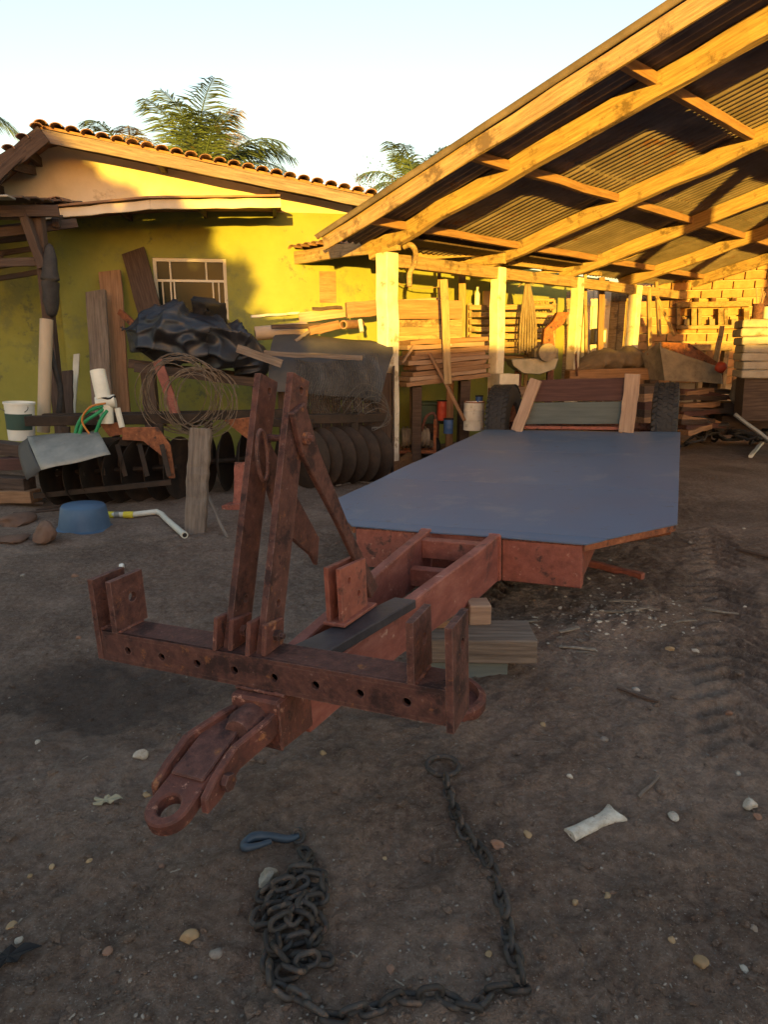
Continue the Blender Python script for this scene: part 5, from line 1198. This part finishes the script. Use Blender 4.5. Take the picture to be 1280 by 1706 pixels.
for x in (1125, 1168, 1204):
    a = BW(x, 584) + bn * .98; timber('leg', Vector((a.x, a.y, 0)), a, .09, .09, 'wood_yellow', wbh)
    a = BW(x, 584) + bn * .6; timber('leg', Vector((a.x, a.y, 0)), a, .09, .09, 'wood_brown', wbh)
T2('lean_pole', (1186, 640, 11.0), (1204, 545, 12.2), .08, .05, 'wood_yellow', 'pale pole leaning slantwise in front of the bench', 'pole')
T2('lean_pole', (1124, 560, 13.0), (1094, 490, 13.2), .06, .05, 'wood_yellow', 'thin slanting pole leaning on the brick wall left of the shelf', 'pole')
T2('lean_pole', (1100, 560, 13.0), (1094, 470, 13.3), .06, .06, 'wood_yellow', 'upright pole by the left edge of the brick wall', 'pole')
# stack of slabs at the right edge, clutter on it
for i in range(7):
    y = 622 - i * 13.5
    T2('cement_slab', (1228 + (i * 3) % 5, y, 9.9), (1360, y - 1, 9.6), .7, .108, 'concrete', ('lowest', 'second', 'third', 'fourth', 'fifth', 'sixth', 'topmost')[i] + ' grooved cement slab in the stack under the shed roof', 'slab', 'stacked cement slabs', seg=4, warp=.006, bevel=.014)
T2('slab_base', (1232, 662, 9.9), (1365, 660, 9.6), .6, .62, 'wood_dark', 'dark timber base under the stacked cement slabs', 'base')
for k, (x, m_, h, nm) in enumerate(((1262, 'rust_dark', .2, 'dark paint tin with brushes'), (1280, 'white_plastic', .16, 'white plastic tub'))):
    c = D(x, 531, 9.75); t = thing('paint_tin' if k == 0 else 'plastic_tub', nm + ' on the topmost cement slab', 'tin', c)
    MB().lathe([(0, 0), (.07, 0), (.075, h), (.065, h), (.062, .02), (0, .02)], Matrix.Translation(c), 18).build('body', m_, t, smooth=.5)
    for q in range(5 if k == 0 else 1): MB().tube([c + Vector((0, 0, .05)), c + Vector((random.uniform(-.08, .08), random.uniform(-.05, .05), random.uniform(.28, .42)))], .008, 6).build('brush', 'wood_pale', t)
# sack, hose, chain heap
solo(lump(pathD([(1222, 672, 10.5), (1244, 650, 10.5), (1285, 646, 10.5), (1330, 655, 10.5)]), [(.12, .12), (.28, .25), (.34, .27), (.25, .2)], 60, 50, .10, 4, 21, .035), 'cement_sack', 'sack', 'bulging pale sack slumped against the slab stack', 'sack', smooth=True)
T2('rubble_board', (1195, 696, 10.75), (1330, 698, 10.6), .45, .5, 'wood_dark', 'dark timber baulk under the bulging sack', 'baulk', seg=4, warp=.02)
hp_ = MB(); rr = random.Random(8)
for k in range(20):
    c = G(1158 + 5.4 * k + rr.uniform(-8, 8), 752 - rr.uniform(0, 16)); pts = []; tl = rr.uniform(-.5, .5); zz = .04 + .38 * rr.random() * math.sin(math.pi * (k + 1) / 21)
    for i in range(18):
        t = 2 * math.pi * i / 18; r_ = .17 + .05 * math.sin(3 * t + k) + .03 * math.sin(5 * t)
        pts.append(c + Vector((r_ * 1.25 * math.cos(t), r_ * math.sin(t) * .8, zz + .03 + .10 * abs(math.sin(t + k)) + tl * .25 * math.cos(t))))
    for p_ in pts: p_.z = max(p_.z, .02)
    hp_.tube(pts, .022, 7, closed=True)
solo(hp_, 'hose_heap', 'rubber', 'tangled heap of dark rubber hose on the dirt right of the wheel', 'hose', smooth=True)
solo(MB().tube(smoothpath(pathD([(1225, 690, 8.7), (1245, 706, 8.6), (1275, 728, 8.5), (1320, 770, 8.3)])), .026, 8), 'grey_pipe', 'galv_sheet', 'grey flexible pipe running down past the hose heap', 'pipe', smooth=True)
tag(timber('offcut', onground(1250, 764, .025), onground(1270, 742, .03), .05, .04, 'pvc'), 'short white offcut on the dirt at the foot of the hose heap', 'offcut')
rock(G(1298, 762) + Vector((.05, 0, 0)), .16, .14, .3, 55, 'stone_red', 'rubble_block', 'reddish rubble block at the edge of the hose heap', 'block', sink=.15)
# brown heap of boards behind the right wheel
for i in range(12):
    x0 = 1128 + random.uniform(0, 12); y = 716 - i * 6.2
    T2('heap_board', (x0, y + random.uniform(-6, 6), 9.9 + .06 * i), (1205 + random.uniform(-30, 14), y + random.uniform(-15, 15), 10.1 + .06 * i), .22, .07, ('wood_brown', 'wood_maroon', 'wood_dark')[i % 3], ('brown', 'dull maroon', 'blackish')[i % 3] + ' broken board in the heap behind the right trailer wheel', 'board', 'broken boards behind the right wheel', seg=4, warp=.01)
for i in range(6):
    y = 716 - i * 13; T2('heap_board', (1062, y, 9.3 + .03 * i), (1092, y - 3, 9.4 + .03 * i), .3, .13, ('wood_maroon', 'wood_brown', 'wood_dark')[i % 3], ('bottom', 'second', 'third', 'fourth', 'fifth', 'top')[i] + ' board end in the stack between tailboard and right wheel', 'board', 'board ends beside the tailboard', seg=3, warp=.008)
c = D(1202, 612, 10.3); solo(MB().lathe([(0, -.09), (.05, -.08), (.09, 0), (.05, .08), (0, .09)], frame_at(c, (.2, -1, .2)), 14), 'red_float', 'red_plastic', 'small red plastic float hung at the trough end', 'float', smooth=True)
# ------------------------------------------------------------------ overhead bits
hkp = smoothpath([S(.1, .12, 0) + Vector((0, 0, z)) + rv * x + Vector((0, -.0, 0)) for x, z in ((.16, 2.22), (.16, 2.36), (.24, 2.48), (.25, 2.6), (.17, 2.68), (.06, 2.67))])
solo(MB().tube(hkp, .032, 10), 'pipe_hook', 'wood_yellow', 'pale bent pipe hook hanging on the first shed post', 'hook', smooth=True)
for i, (a, b, w) in enumerate((((690, 428, 9.6), (850, 418, 10.4), .09), ((760, 446, 10.4), (905, 432, 11.3), .08), ((845, 437, 10.6), (1000, 456, 12.3), .08), ((905, 452, 11.4), (1062, 444, 12.9), .07), ((840, 462, 10.9), (980, 446, 12.0), .05))):
    T2('tie_beam', a, b, w, w, 'wood_yellow', ('low tie beam from the lumber to the second post', 'tie beam above the slatted crate', 'sloping tie beam between second and third posts', 'tie beam reaching the fourth post', 'thin slanting tie pole above the rope bundle')[i], 'beam', seg=7)
for i, pts in enumerate((((898, 402, 10.2), (950, 398, 10.0), (1000, 372, 9.6), (1075, 330, 9.2)), ((1010, 440, 11.5), (1060, 425, 11.2), (1120, 385, 10.8)), ((660, 470, 9.9), (690, 480, 9.9), (740, 478, 9.9)))):
    solo(MB().tube(smoothpath(pathD(pts)), .008, 5), 'electric_cable', 'wood_yellow', ('slack electric cable sagging below the second rafter', 'short slack cable below the third rafter', 'wire strung along the wall behind the first post')[i], 'cable', smooth=True)
lb = thing('light_bulb', 'unlit white light bulb hanging from the second rafter', 'bulb', D(1122, 292, 8.4))
c = D(1122, 292, 8.4); MB().lathe([(0, -.04), (.022, -.03), (.032, 0), (.025, .03), (.014, .05), (0, .05)], Matrix.Translation(c), 14).build('glass', 'white_plastic', lb, smooth=True); MB().tube([c + Vector((0, 0, .045)), c + Vector((0, 0, .16))], .012, 8).build('socket', 'rubber', lb)
# ------------------------------------------------------------------ timber blocks and drum under the drawbar
def blk(name, px4, Yc, m_, label, zb, ht, depth, x0, x1, tw=0):
    mb = MB().box(x0, x1, -depth / 2, depth / 2, 0, ht)
    M = Matrix.Translation(Vector((0, Yc, zb))) @ Matrix.Rotation(tw, 4, 'Z') @ Matrix.Translation(Vector((0, 0, 0)))
    o = bpy.data.objects.new(name, mb.mesh(name, m_, bevel=.005)); COL.objects.link(o); o.matrix_world = M; return tag(o, label, 'block')
gzb = gz(.5, 2.95)
blk('timber_block', 0, 2.93, 'wood_greygreen', 'grey-green painted timber block, lowest of the stack under the drawbar', gzb - .015, .10, .17, .12, .575, .05)
blk('timber_block', 0, 2.95, 'wood_old', 'broad weathered plank offcut lying in the middle of the block stack', gzb + .085, .115, .24, .20, .70, -.02)
blk('timber_block', 0, 3.02, 'wood_pale', 'small pale cube of timber on top of the block stack', gzb + .2, .10, .11, .405, .51, .06)
blk('timber_block', 0, 3.02, 'wood_brown', 'brown timber packing between the block stack and the drawbar rail', gzb + .2, .035, .13, .22, .395, 0)
c = onground(742, 1178); dr = thing('brake_drum', 'rusty round drum lying flat on the dirt under the end of the cross bar', 'drum', c)
M = frame_at(c - Vector((0, 0, .01)), (.03, -.04, 1))
MB().lathe([(.10, 0), (.165, 0), (.172, .012), (.172, .05), (.16, .062), (.142, .062), (.138, .02), (.10, .02), (.10, 0)], M, 36).build('drum_shell', 'rust_mid', dr, smooth=.6)
MB().lathe([(.03, .02), (.035, .055), (.05, .055), (.055, .02), (.10, .018)], M, 24).build('hub', 'rust_dark', dr, smooth=.6)
tag(timber('steel_bar', onground(982, 945, .02), onground(1072, 968, .02), .045, .045, 'rust_primer', bevel=.004), 'reddish steel bar half buried in the dirt beside the deck', 'bar')

# ------------------------------------------------------------------ chain with ring and hook
ch = thing('chain', 'heavy dark steel chain with end ring and hook dropped on the dirt', 'chain', onground(640, 1560))
CH0 = WLOC[ch.name]
Lk_l, Lk_w, Lk_r = .066, .039, .0074
def link_mesh():
    P = []; s_ = (Lk_l - Lk_w) / 2; r_ = Lk_w / 2 - Lk_r * .5
    for k in range(9): a = -math.pi / 2 + math.pi * k / 8; P.append((s_ + r_ * math.cos(a), r_ * math.sin(a), 0))
    for k in range(9): a = math.pi / 2 + math.pi * k / 8; P.append((-s_ + r_ * math.cos(a), r_ * math.sin(a), 0))
    return MB().tube(P, Lk_r, 7, closed=True).mesh('chain_link', 'chain_steel', smooth=True)
LMESH = link_mesh()
def run(pxs, lift, seed, start=0):
    rnd = random.Random(seed); P = smoothpath([onground(x, y) for x, y in pxs], 10); step = Lk_l - 2.6 * Lk_r
    d = [0]
    for a, b in zip(P[:-1], P[1:]): d.append(d[-1] + (b - a).length)
    n = int(d[-1] / step); k = 0
    for i in range(n):
        s_ = i * step + step / 2
        while k < len(d) - 2 and d[k + 1] < s_: k += 1
        f_ = (s_ - d[k]) / max(1e-6, d[k + 1] - d[k]); p = P[k].lerp(P[k + 1], f_)
        t = (P[min(k + 2, len(P) - 1)] - P[max(k - 1, 0)]).normalized(); t.z = rnd.uniform(-.12, .12); t.normalize()
        roll = (R(18) if (i + start) % 2 else R(78)) + rnd.uniform(-.3, .3)
        zl = gz(p.x, p.y) + (.006 if (i + start) % 2 else .013) + (lift(s_ / d[-1]) if lift else 0) + rnd.uniform(0, .003)
        M = frame_at((0, 0, 0), Vector((0, 0, 1)), t); x = Vector((t.x, t.y, t.z)); z = (Vector((0, 0, 1)) - x * x.z).normalized(); y = z.cross(x)
        M = Matrix(((x.x, y.x, z.x), (x.y, y.y, z.y), (x.z, y.z, z.z))).to_4x4() @ Matrix.Rotation(roll, 4, 'X')
        M.translation = Vector((p.x, p.y, zl)) - CH0
        o = bpy.data.objects.new('chain_link', LMESH); COL.objects.link(o); o.parent = ch; o.matrix_local = M
run([(742, 1308), (752, 1345), (772, 1390), (797, 1425), (820, 1462), (838, 1515), (846, 1560), (852, 1592), (866, 1630), (868, 1652), (842, 1656), (812, 1664), (790, 1688), (760, 1682), (735, 1672), (705, 1676), (668, 1676), (640, 1688), (615, 1694), (590, 1700), (560, 1712), (528, 1700), (512, 1684)], None, 3)
run([(512, 1684), (470, 1660), (452, 1640), (500, 1628), (538, 1612), (480, 1612), (446, 1618), (470, 1590), (520, 1575), (500, 1552), (440, 1560), (436, 1540), (480, 1530), (520, 1545), (534, 1565), (510, 1596)], lambda t: .012 * math.sin(t * 9) ** 2 + .004, 5)
run([(505, 1640), (470, 1620), (455, 1585), (488, 1560), (515, 1520), (540, 1500), (530, 1480), (490, 1478), (452, 1500), (440, 1512), (480, 1508), (520, 1490), (536, 1516), (500, 1530), (462, 1545), (448, 1530)], lambda t: .026 + .012 * math.sin(t * 11) ** 2, 8, 1)
run([(448, 1530), (470, 1500), (490, 1470), (505, 1455), (516, 1440), (508, 1424), (498, 1408)], lambda t: .02 * (1 - t), 9)
# ring at one end
c = onground(738, 1288, .012)
MB().tube([c - CH0 + Vector((.058 * math.cos(t), .052 * math.sin(t), .004 * math.sin(t))) for t in [2 * math.pi * k / 28 for k in range(28)]], .0098, 9, closed=True).build('ring', 'chain_steel', ch, smooth=True, local=True)
# grab hook at the other
hk = smoothpath([onground(x, y, z) - CH0 for x, y, z in ((498, 1396, .02), (480, 1402, .018), (450, 1406, .016), (424, 1410, .016), (408, 1418, .016), (412, 1428, .016), (432, 1424, .018), (452, 1416, .03))], 5)
MB().tube(hk, [.009 + .006 * math.sin(math.pi * min(1, i / (len(hk) - 1) * 1.15)) * 1 for i in range(len(hk))], 9).build('hook', 'hook_blue', ch, smooth=True, local=True)
p = onground(497, 1398, .022) - CH0
MB().tube([p + Vector((.018 * math.cos(t), .012 * math.sin(t), .016 * math.sin(t))) for t in [2 * math.pi * k / 16 for k in range(16)]], .006, 7, closed=True).build('hook_eye', 'chain_steel', ch, smooth=True, local=True)

# ------------------------------------------------------------------ bone, stones, litter
a, b = onground(950, 1393, .007), onground(1024, 1362, .008); d_ = (b - a); Ln = d_.length
M = frame_at(a, d_.normalized(), (0, 0, 1)); bb = MB(); prof = []
for i in range(13):
    t = i / 12; r_ = .0235 + .005 * (t > .75) * (t - .75) * 12 * .25 + .004 * (1 - t) ** 2; prof.append((r_, t * Ln))
bb.lathe([(.006, .004)] + [(.009, .0)] + prof + [(.011, Ln), (.006, Ln * .9)], M, 14)
I_ = M.inverted(); q = []
for v in bb.v:
    l = I_ @ v; t = l.z / Ln; k = max(0, t - .62) / .38
    l.x *= .62 + .1 * k + .12 * math.sin(l.y * 160 + t * 9); l.y *= 1 + .62 * k * k; l.z += .012 * k * (abs(l.y) / .03 - .4)
    q.append(M @ l)
bb.v = q
solo(bb, 'bone', 'bone', 'dry white bone fragment with flared broken end on the dirt', 'bone', smooth=.8)
named = [(448, 1470, .038, .030, .030, 'stone_pale', 'pale square chunk of rubble beside the chain heap', .6), (316, 1574, .026, .019, .018, 'stone_tan', 'tan angular stone in front of the towing eye', 1), (828, 1419, .023, .017, .015, 'stone_red', 'reddish round pebble touching the chain', 1),
         (1122, 1362, .028, .018, .012, 'stone_pale', 'flat creamy pebble to the right of the bone', 1), (1250, 1344, .025, .026, .02, 'stone_pale', 'white chalky lump beyond the bone at the yard edge', 1), (234, 1255, .030, .026, .022, 'stone_pale', 'pale egg-shaped stone near the towing eye', 1),
         (1168, 1614, .020, .019, .016, 'stone_tan', 'tan pebble alone on the bare dirt right of the chain', 1), (1262, 1362, .016, .014, .012, 'stone_red', 'small reddish pebble beside the white chalky lump', 1)]
for i, (x, y, a, b_, c_, m_, lb, sq) in enumerate(named): rock(onground(x, y), a, b_, c_, 30 + i, m_, 'stone', lb, 'stone', sub=3, sq=sq)
GR = 'small pale stones strewn over the dirt'
pts = [(125, 963), (195, 962), (38, 960), (130, 1068), (580, 940), (560, 905), (245, 1330), (258, 1372), (88, 1448), (50, 1462), (180, 1595), (360, 1598), (150, 1446), (270, 1443), (20, 1550), (32, 1572), (815, 1592), (880, 1390), (1012, 1490), (1240, 1616), (1255, 1550), (1120, 1575), (640, 1420), (650, 1620), (540, 1262), (700, 1205), (62, 1240), (985, 1020), (1090, 1045), (1115, 1090), (1060, 1150), (905, 1210), (1008, 1230), (950, 1300), (1230, 1290), (1180, 1010), (1240, 880), (1150, 905), (1215, 1190), (960, 1505)]
for i, (x, y) in enumerate(pts):
    s_ = random.uniform(.009, .017) * (1.0 if y > 1150 else 1.5)
    mm = random.choice(['stone_grit', 'stone_pale', 'stone_tan', 'stone_red'])
    rock(onground(x, y), s_ * 1.2, s_, s_ * .7, 60 + i, mm, 'stone', {'stone_grit': 'small greyish', 'stone_pale': 'small whitish', 'stone_tan': 'small tan', 'stone_red': 'small reddish'}[mm] + ' stone lying loose on the bare dirt', 'stone', GR, sub=2, sink=.38)
# gravel: thousands of bits nobody could count
def scatter(n, seed, smin, smax, flat, shape='peb', region=None):
    rnd = np.random.RandomState(seed); mb_v = []; mb_f = []; o = 0
    ico = bmesh.new(); bmesh.ops.create_icosphere(ico, subdivisions=1, radius=1); iv = np.array([v.co for v in ico.verts]); jf = [[v.index for v in f_.verts] for f_ in ico.faces]; ico.free()
    if shape == 'chip': iv = np.array([(-1, -1, 0), (1, -1, 0), (1, 1, 0), (-1, 1, 0), (-1, -1, .35), (1, -1, .35), (1, 1, .35), (-1, 1, .35)], float); jf = [[0, 3, 2, 1], [4, 5, 6, 7], [0, 1, 5, 4], [1, 2, 6, 5], [2, 3, 7, 6], [3, 0, 4, 7]]
    if region is None:
        xp = rnd.uniform(-60, 1340, n); yp = 860 + 860 * rnd.uniform(0, 1, n) ** .8
    else: xp = rnd.normal(region[0], region[2], n); yp = rnd.normal(region[1], region[3], n)
    P = [G(a, b_) for a, b_ in zip(xp, yp)]; xs = np.array([p.x for p in P]); ys = np.array([p.y for p in P]); zs = gz_arr(xs, ys)
    den = vnoise(xs * 1.7, ys * 1.7, 31)
    for x, y, z, dn_ in zip(xs, ys, zs, den):
        if region is None and rnd.uniform() > .25 + 1.1 * dn_: continue
        s_ = smin + (smax - smin) * rnd.uniform() ** 3; a = rnd.uniform(0, 6.28); c_, q = math.cos(a), math.sin(a)
        w = iv * np.array([s_ * rnd.uniform(.8, 1.5), s_ * rnd.uniform(.6, 1.0), s_ * flat * rnd.uniform(.7, 1.2)]) * (1 + rnd.uniform(-.25, .25, (len(iv), 1)))
        if shape == 'chip': w = iv * np.array([s_ * rnd.uniform(1.2, 2.8), s_ * rnd.uniform(.25, .7), s_ * .25]); w[:, 2] += w[:, 0] * rnd.uniform(-.2, .2)
        w = np.stack([w[:, 0] * c_ - w[:, 1] * q + x, w[:, 0] * q + w[:, 1] * c_ + y, w[:, 2] + z + s_ * flat * .3], 1)
        mb_v.append(w); mb_f += [[k + o for k in f_] for f_ in jf]; o += len(iv)
    return np.concatenate(mb_v), mb_f
def stuff(name, data, m_, label, cat, smooth=False):
    me = bpy.data.meshes.new(name); me.from_pydata([tuple(v) for v in data[0]], [], data[1]); me.materials.append(MATS[m_])
    o = bpy.data.objects.new(name, me); COL.objects.link(o); o['kind'] = 'stuff'; o['label'] = label; o['category'] = cat; return o
stuff('gravel', scatter(2400, 1, .0015, .006, .7), 'stone_grit', 'fine pale gravel sprinkled over the yard dirt', 'gravel')
stuff('dark_grit', scatter(4600, 2, .002, .010, .6), 'dirt', 'dark crumbs of earth scattered over the yard', 'grit')
dv = [scatter(120, 3, .004, .012, .4, 'chip', (1050, 1020, 45, 22)), scatter(80, 4, .004, .012, .4, 'chip', (960, 1075, 22, 26)), scatter(260, 6, .002, .006, .4, 'chip')]
V = []; Fc = []; o_ = 0
for a, b_ in dv: V.append(a); Fc += [[k + o_ for k in f_] for f_ in b_]; o_ += len(a)
stuff('dirt_clods', scatter(900, 12, .004, .021, .5), 'dirt', 'lumpy brown clods of dry earth strewn over the yard', 'clods')
stuff('pale_rubble', scatter(230, 14, .003, .017, .5, 'peb', (1040, 1035, 75, 32)), 'stone_pale', 'pale crumbled rubble among the chips beside the deck', 'rubble')
stuff('wood_litter', (np.concatenate(V), Fc), 'chips', 'pale wood chips and straw littered on the dirt beside the deck', 'litter')
tag(timber('twig', onground(1064, 1334, .01), onground(1098, 1303, .012), .010, .008, 'wood_old', seg=4, warp=.002, bevel=.001), 'short pale twig on the dirt above the bone', 'twig')
tag(timber('twig', onground(1028, 1152, .012), onground(1098, 1172, .01), .014, .010, 'wood_dark', seg=5, warp=.003, bevel=.001), 'dark twig in the dirt right of the block stack', 'twig')
tag(timber('twig', onground(1228, 918, .02), onground(1330, 940, .02), .03, .02, 'wood_dark', seg=5, warp=.003, bevel=.002), 'dark straight stick lying at the edge of the yard', 'twig')
for i, (x, y) in enumerate(((1060, 1036), (1082, 1028), (1036, 1022), (1010, 1040), (948, 1068), (962, 1090), (1200, 1028), (1140, 1042), (880, 1050))):
    q = onground(x, y, .012); a = random.uniform(-.7, .7); l = random.uniform(.05, .11); v = Vector((math.cos(a), math.sin(a), .06)) * l
    tag(timber('wood_splinter', q - v, q + v, .022, .006, 'chips', seg=3, warp=.002, bevel=.001), 'pale wood splinter lying among the chips beside the deck', 'splinter', 'wood splinters beside the deck')
# dry leaf, plastic scraps
def leafy(c, s_, rot, m_, name, label, cat='leaf'):
    mb = MB(); n = 18; vs = [Vector((0, 0, .012))]; rr = random.Random(int(c.x * 1000))
    for k in range(n):
        t = 2 * math.pi * k / n; r_ = s_ * (.55 + .45 * abs(math.cos(t * 2.5)) + rr.uniform(-.1, .1)) * (1.25 if abs(math.cos(t)) > .7 else .75)
        vs.append(Vector((r_ * math.cos(t), r_ * math.sin(t) * .7, .006 + .012 * abs(math.sin(3 * t)))))
    fs = [(0, 1 + k, 1 + (k + 1) % n) for k in range(n)]
    vs2 = [v - Vector((0, 0, .0015)) for v in vs]
    fs2 = [tuple(reversed([q + n + 1 for q in f_])) for f_ in fs] + [(1 + k, n + 2 + k, n + 2 + (k + 1) % n, 1 + (k + 1) % n) for k in range(n)]
    mb.add([Matrix.Rotation(rot, 3, 'Z') @ v + c for v in vs + vs2], fs + fs2); return solo(mb, name, m_, label, cat)
leafy(onground(178, 1346), .042, .3, 'leaf_dry', 'dry_leaf', 'pale dry lobed leaf on the dirt left of the towing eye')
leafy(onground(15, 1605), .055, .5, 'black_cloth_and_shade', 'rubber_scrap', 'black scrap of rubber half buried in the dirt', 'scrap')
leafy(onground(552, 816), .04, .8, 'yellow_plastic', 'plastic_scrap', 'yellow plastic scrap on the dirt by the mast', 'scrap')
leafy(onground(522, 800), .07, .2, 'white_plastic', 'plastic_bag', 'crumpled white plastic bag on the dirt below the harrow', 'bag')
rock(onground(203, 950), .022, .02, .03, 91, 'white_plastic', 'plastic_lump', 'small clear plastic lump on the dirt behind the left lugs', 'plastic', sink=.1)
# ------------------------------------------------------------------ coconut palms behind the house
def palm(name, top, height, nf, flen, label, seed, tiltmax=1.0, only=None):
    rnd = random.Random(seed); top = Vector(top); base = Vector((top.x + .4, top.y + .5, 0)); t = thing(name, label, 'palm', base)
    pts = [base.lerp(top, k / 10) + Vector((.25 * math.sin(k * .3), 0, 0)) * (1 - k / 10) for k in range(11)]
    MB().tube(pts, [.22 - .012 * k for k in range(11)], 12).build('trunk', 'bark', t, smooth=True)
    for i in range(nf):
        az = 2 * math.pi * i / nf * 1.0 + rnd.uniform(-.3, .3); el = rnd.uniform(*only) if rnd.random() > .2 else rnd.uniform(-.3, .3)
        L_ = flen * rnd.uniform(.8, 1.1); n = 26; p = top.copy(); sp = [p.copy()]; e = el
        for k in range(n):
            e -= (2.1 / n) * (k / n) * 1.5 * (1.25 - math.sin(max(0, el)) * .45)
            p = p + Vector((math.cos(az) * math.cos(e), math.sin(az) * math.cos(e), math.sin(e))) * L_ / n; sp.append(p.copy())
        mb = MB(); mb.tube(sp, [.035 * (1 - k / (n + 2)) + .004 for k in range(n + 1)], 5)
        for k in range(3, n):
            d = (sp[k + 1] - sp[k - 1]).normalized(); sd = d.cross(Vector((0, 0, 1))).normalized(); u_ = sd.cross(d); q = k / n
            ll = (0 if rnd.random() < .06 else 1) * flen * .34 * math.sin(math.pi * (.12 + .84 * q)) ** .7 * rnd.uniform(.65, 1.15)
            for s_ in (-1, 1):
                for h in (0, .33, .66):
                    b0 = sp[k].lerp(sp[k + 1], h); v = (sd * s_ * .8 + d * .75 + Vector((0, 0, -.28 - .3 * rnd.random())) + u_ * .12).normalized()
                    v2 = (v + Vector((0, 0, -.45))).normalized(); w = d * .015
                    m1 = b0 + v * ll * .5; m2 = m1 + v2 * ll * .5; o = len(mb.v)
                    mb.v += [b0 - w * .6, b0 + w * .6, m1 + w, m1 - w, m2]; mb.f += [[o, o + 1, o + 2, o + 3], [o + 3, o + 2, o + 4]]
        mb.build('frond', 'frond' if rnd.random() > .16 else 'frond_dry', t)
    return t
palm('coconut_palm', D(332, 322, 19), 6, 26, 2.9, 'full coconut palm rising behind the ridge of the house', 3, only=(.5, 1.55))
palm('coconut_palm', D(222, 285, 21), 6, 9, 2.1, 'smaller palm showing one tuft over the house ridge', 8, only=(.3, .9))
palm('coconut_palm', D(694, 330, 24), 6, 14, 2.3, 'sunlit palm tops showing just above the shed verge', 13, only=(.4, 1.5))
palm('coconut_palm', D(-92, 185, 20), 6, 14, 2.2, 'palm mostly hidden at the far left of the house', 17, only=(.2, 1.2))
# bare thin tree
bt = thing('bare_tree', 'thin bare branched tree between the house eave and the shed', 'tree', on(640, 20, 0))
rb = random.Random(4); tw = MB()
def branch(p, d, L_, r_, dep):
    q = p + d * L_; tw.tube([p, p.lerp(q, .5) + Vector((rb.uniform(-.05, .05) * L_, 0, 0)), q], [r_, r_ * .85, r_ * .65], 5)
    if dep:
        for k in range(rb.choice((2, 3))):
            v = (d + Vector((rb.uniform(-.7, .7), rb.uniform(-.5, .5), rb.uniform(-.15, .5)))).normalized(); branch(p.lerp(q, rb.uniform(.55, 1)), v, L_ * rb.uniform(.55, .8), r_ * .6, dep - 1)
b0 = on(648, 20, 0); MB().tube([b0, b0 + Vector((0, 0, 3)), b0 + Vector((.1, 0, 4.6))], [.12, .09, .06], 8).build('trunk', 'bark', bt, smooth=True)
for k in range(4): branch(b0 + Vector((.1, 0, 4.4)), Vector((rb.uniform(-.8, .6), 0, .8)).normalized(), .8, .03, 4)
tw.build('branches', 'bark', bt)
lv = MB()
for i in range(260):
    q = D(rb.gauss(640, 26), rb.gauss(300, 16), 20 + rb.uniform(-.6, .6)); a = rb.uniform(0, 6.28); s_ = rb.uniform(.02, .05)
    u_ = Vector((math.cos(a), rb.uniform(-1, 1), math.sin(a))).normalized(); w_ = u_.orthogonal().normalized(); lv.add([q - u_ * s_, q + w_ * s_ * .5, q + u_ * s_, q - w_ * s_ * .5], [(0, 1, 2, 3)])
lv.build('crown', 'leaf', bt)
# ------------------------------------------------------------------ mango tree across the yard: shades the left end of the house
mt = thing('mango_tree', 'broad leafy tree beside the unseen house behind the camera', 'tree', SH(-5.0, -7, 0))
t0 = SH(-5.0, -7, 0); MB().tube([t0, t0 + Vector((0, 0, .9)), t0 + Vector((.1, 0, 1.8))], [.26, .22, .18], 10).build('trunk', 'bark', mt, smooth=True)
rt = np.random.RandomState(3); lf = MB(); clumps = []
for (c_, s_, z, rx, rz_) in TREE:
    for k in range(11):
        v = rt.normal(size=3); v = v / np.linalg.norm(v) * rt.uniform(.35, 1) ; clumps.append((SH(c_ + v[0] * rx, s_ + v[1] * rx, z + v[2] * rz_), .28 * rx + .12))
    MB().tube([t0 + Vector((0, 0, 1.6)), (t0 + Vector((0, 0, 1.7))).lerp(SH(c_, s_, z), .6), SH(c_, s_, z)], [.1, .07, .03], 6).build('limb', 'bark', mt, smooth=True)
for c, r_ in clumps:
    if r_ < .3: r_ *= 1.7
    for k in range(300 if r_ > .36 else 70):
        v = rt.normal(size=3); v = v / np.linalg.norm(v) * r_ * rt.uniform(.2, 1) ** .6; q = c + Vector(v); a = Vector(rt.normal(size=3)).normalized(); b_ = a.orthogonal().normalized(); l = rt.uniform(.10, .18)
        lf.add([q - a * l, q + b_ * l * .3, q + a * l, q - b_ * l * .3], [(0, 1, 2, 3)])
lf.build('crown', 'leaf', mt)
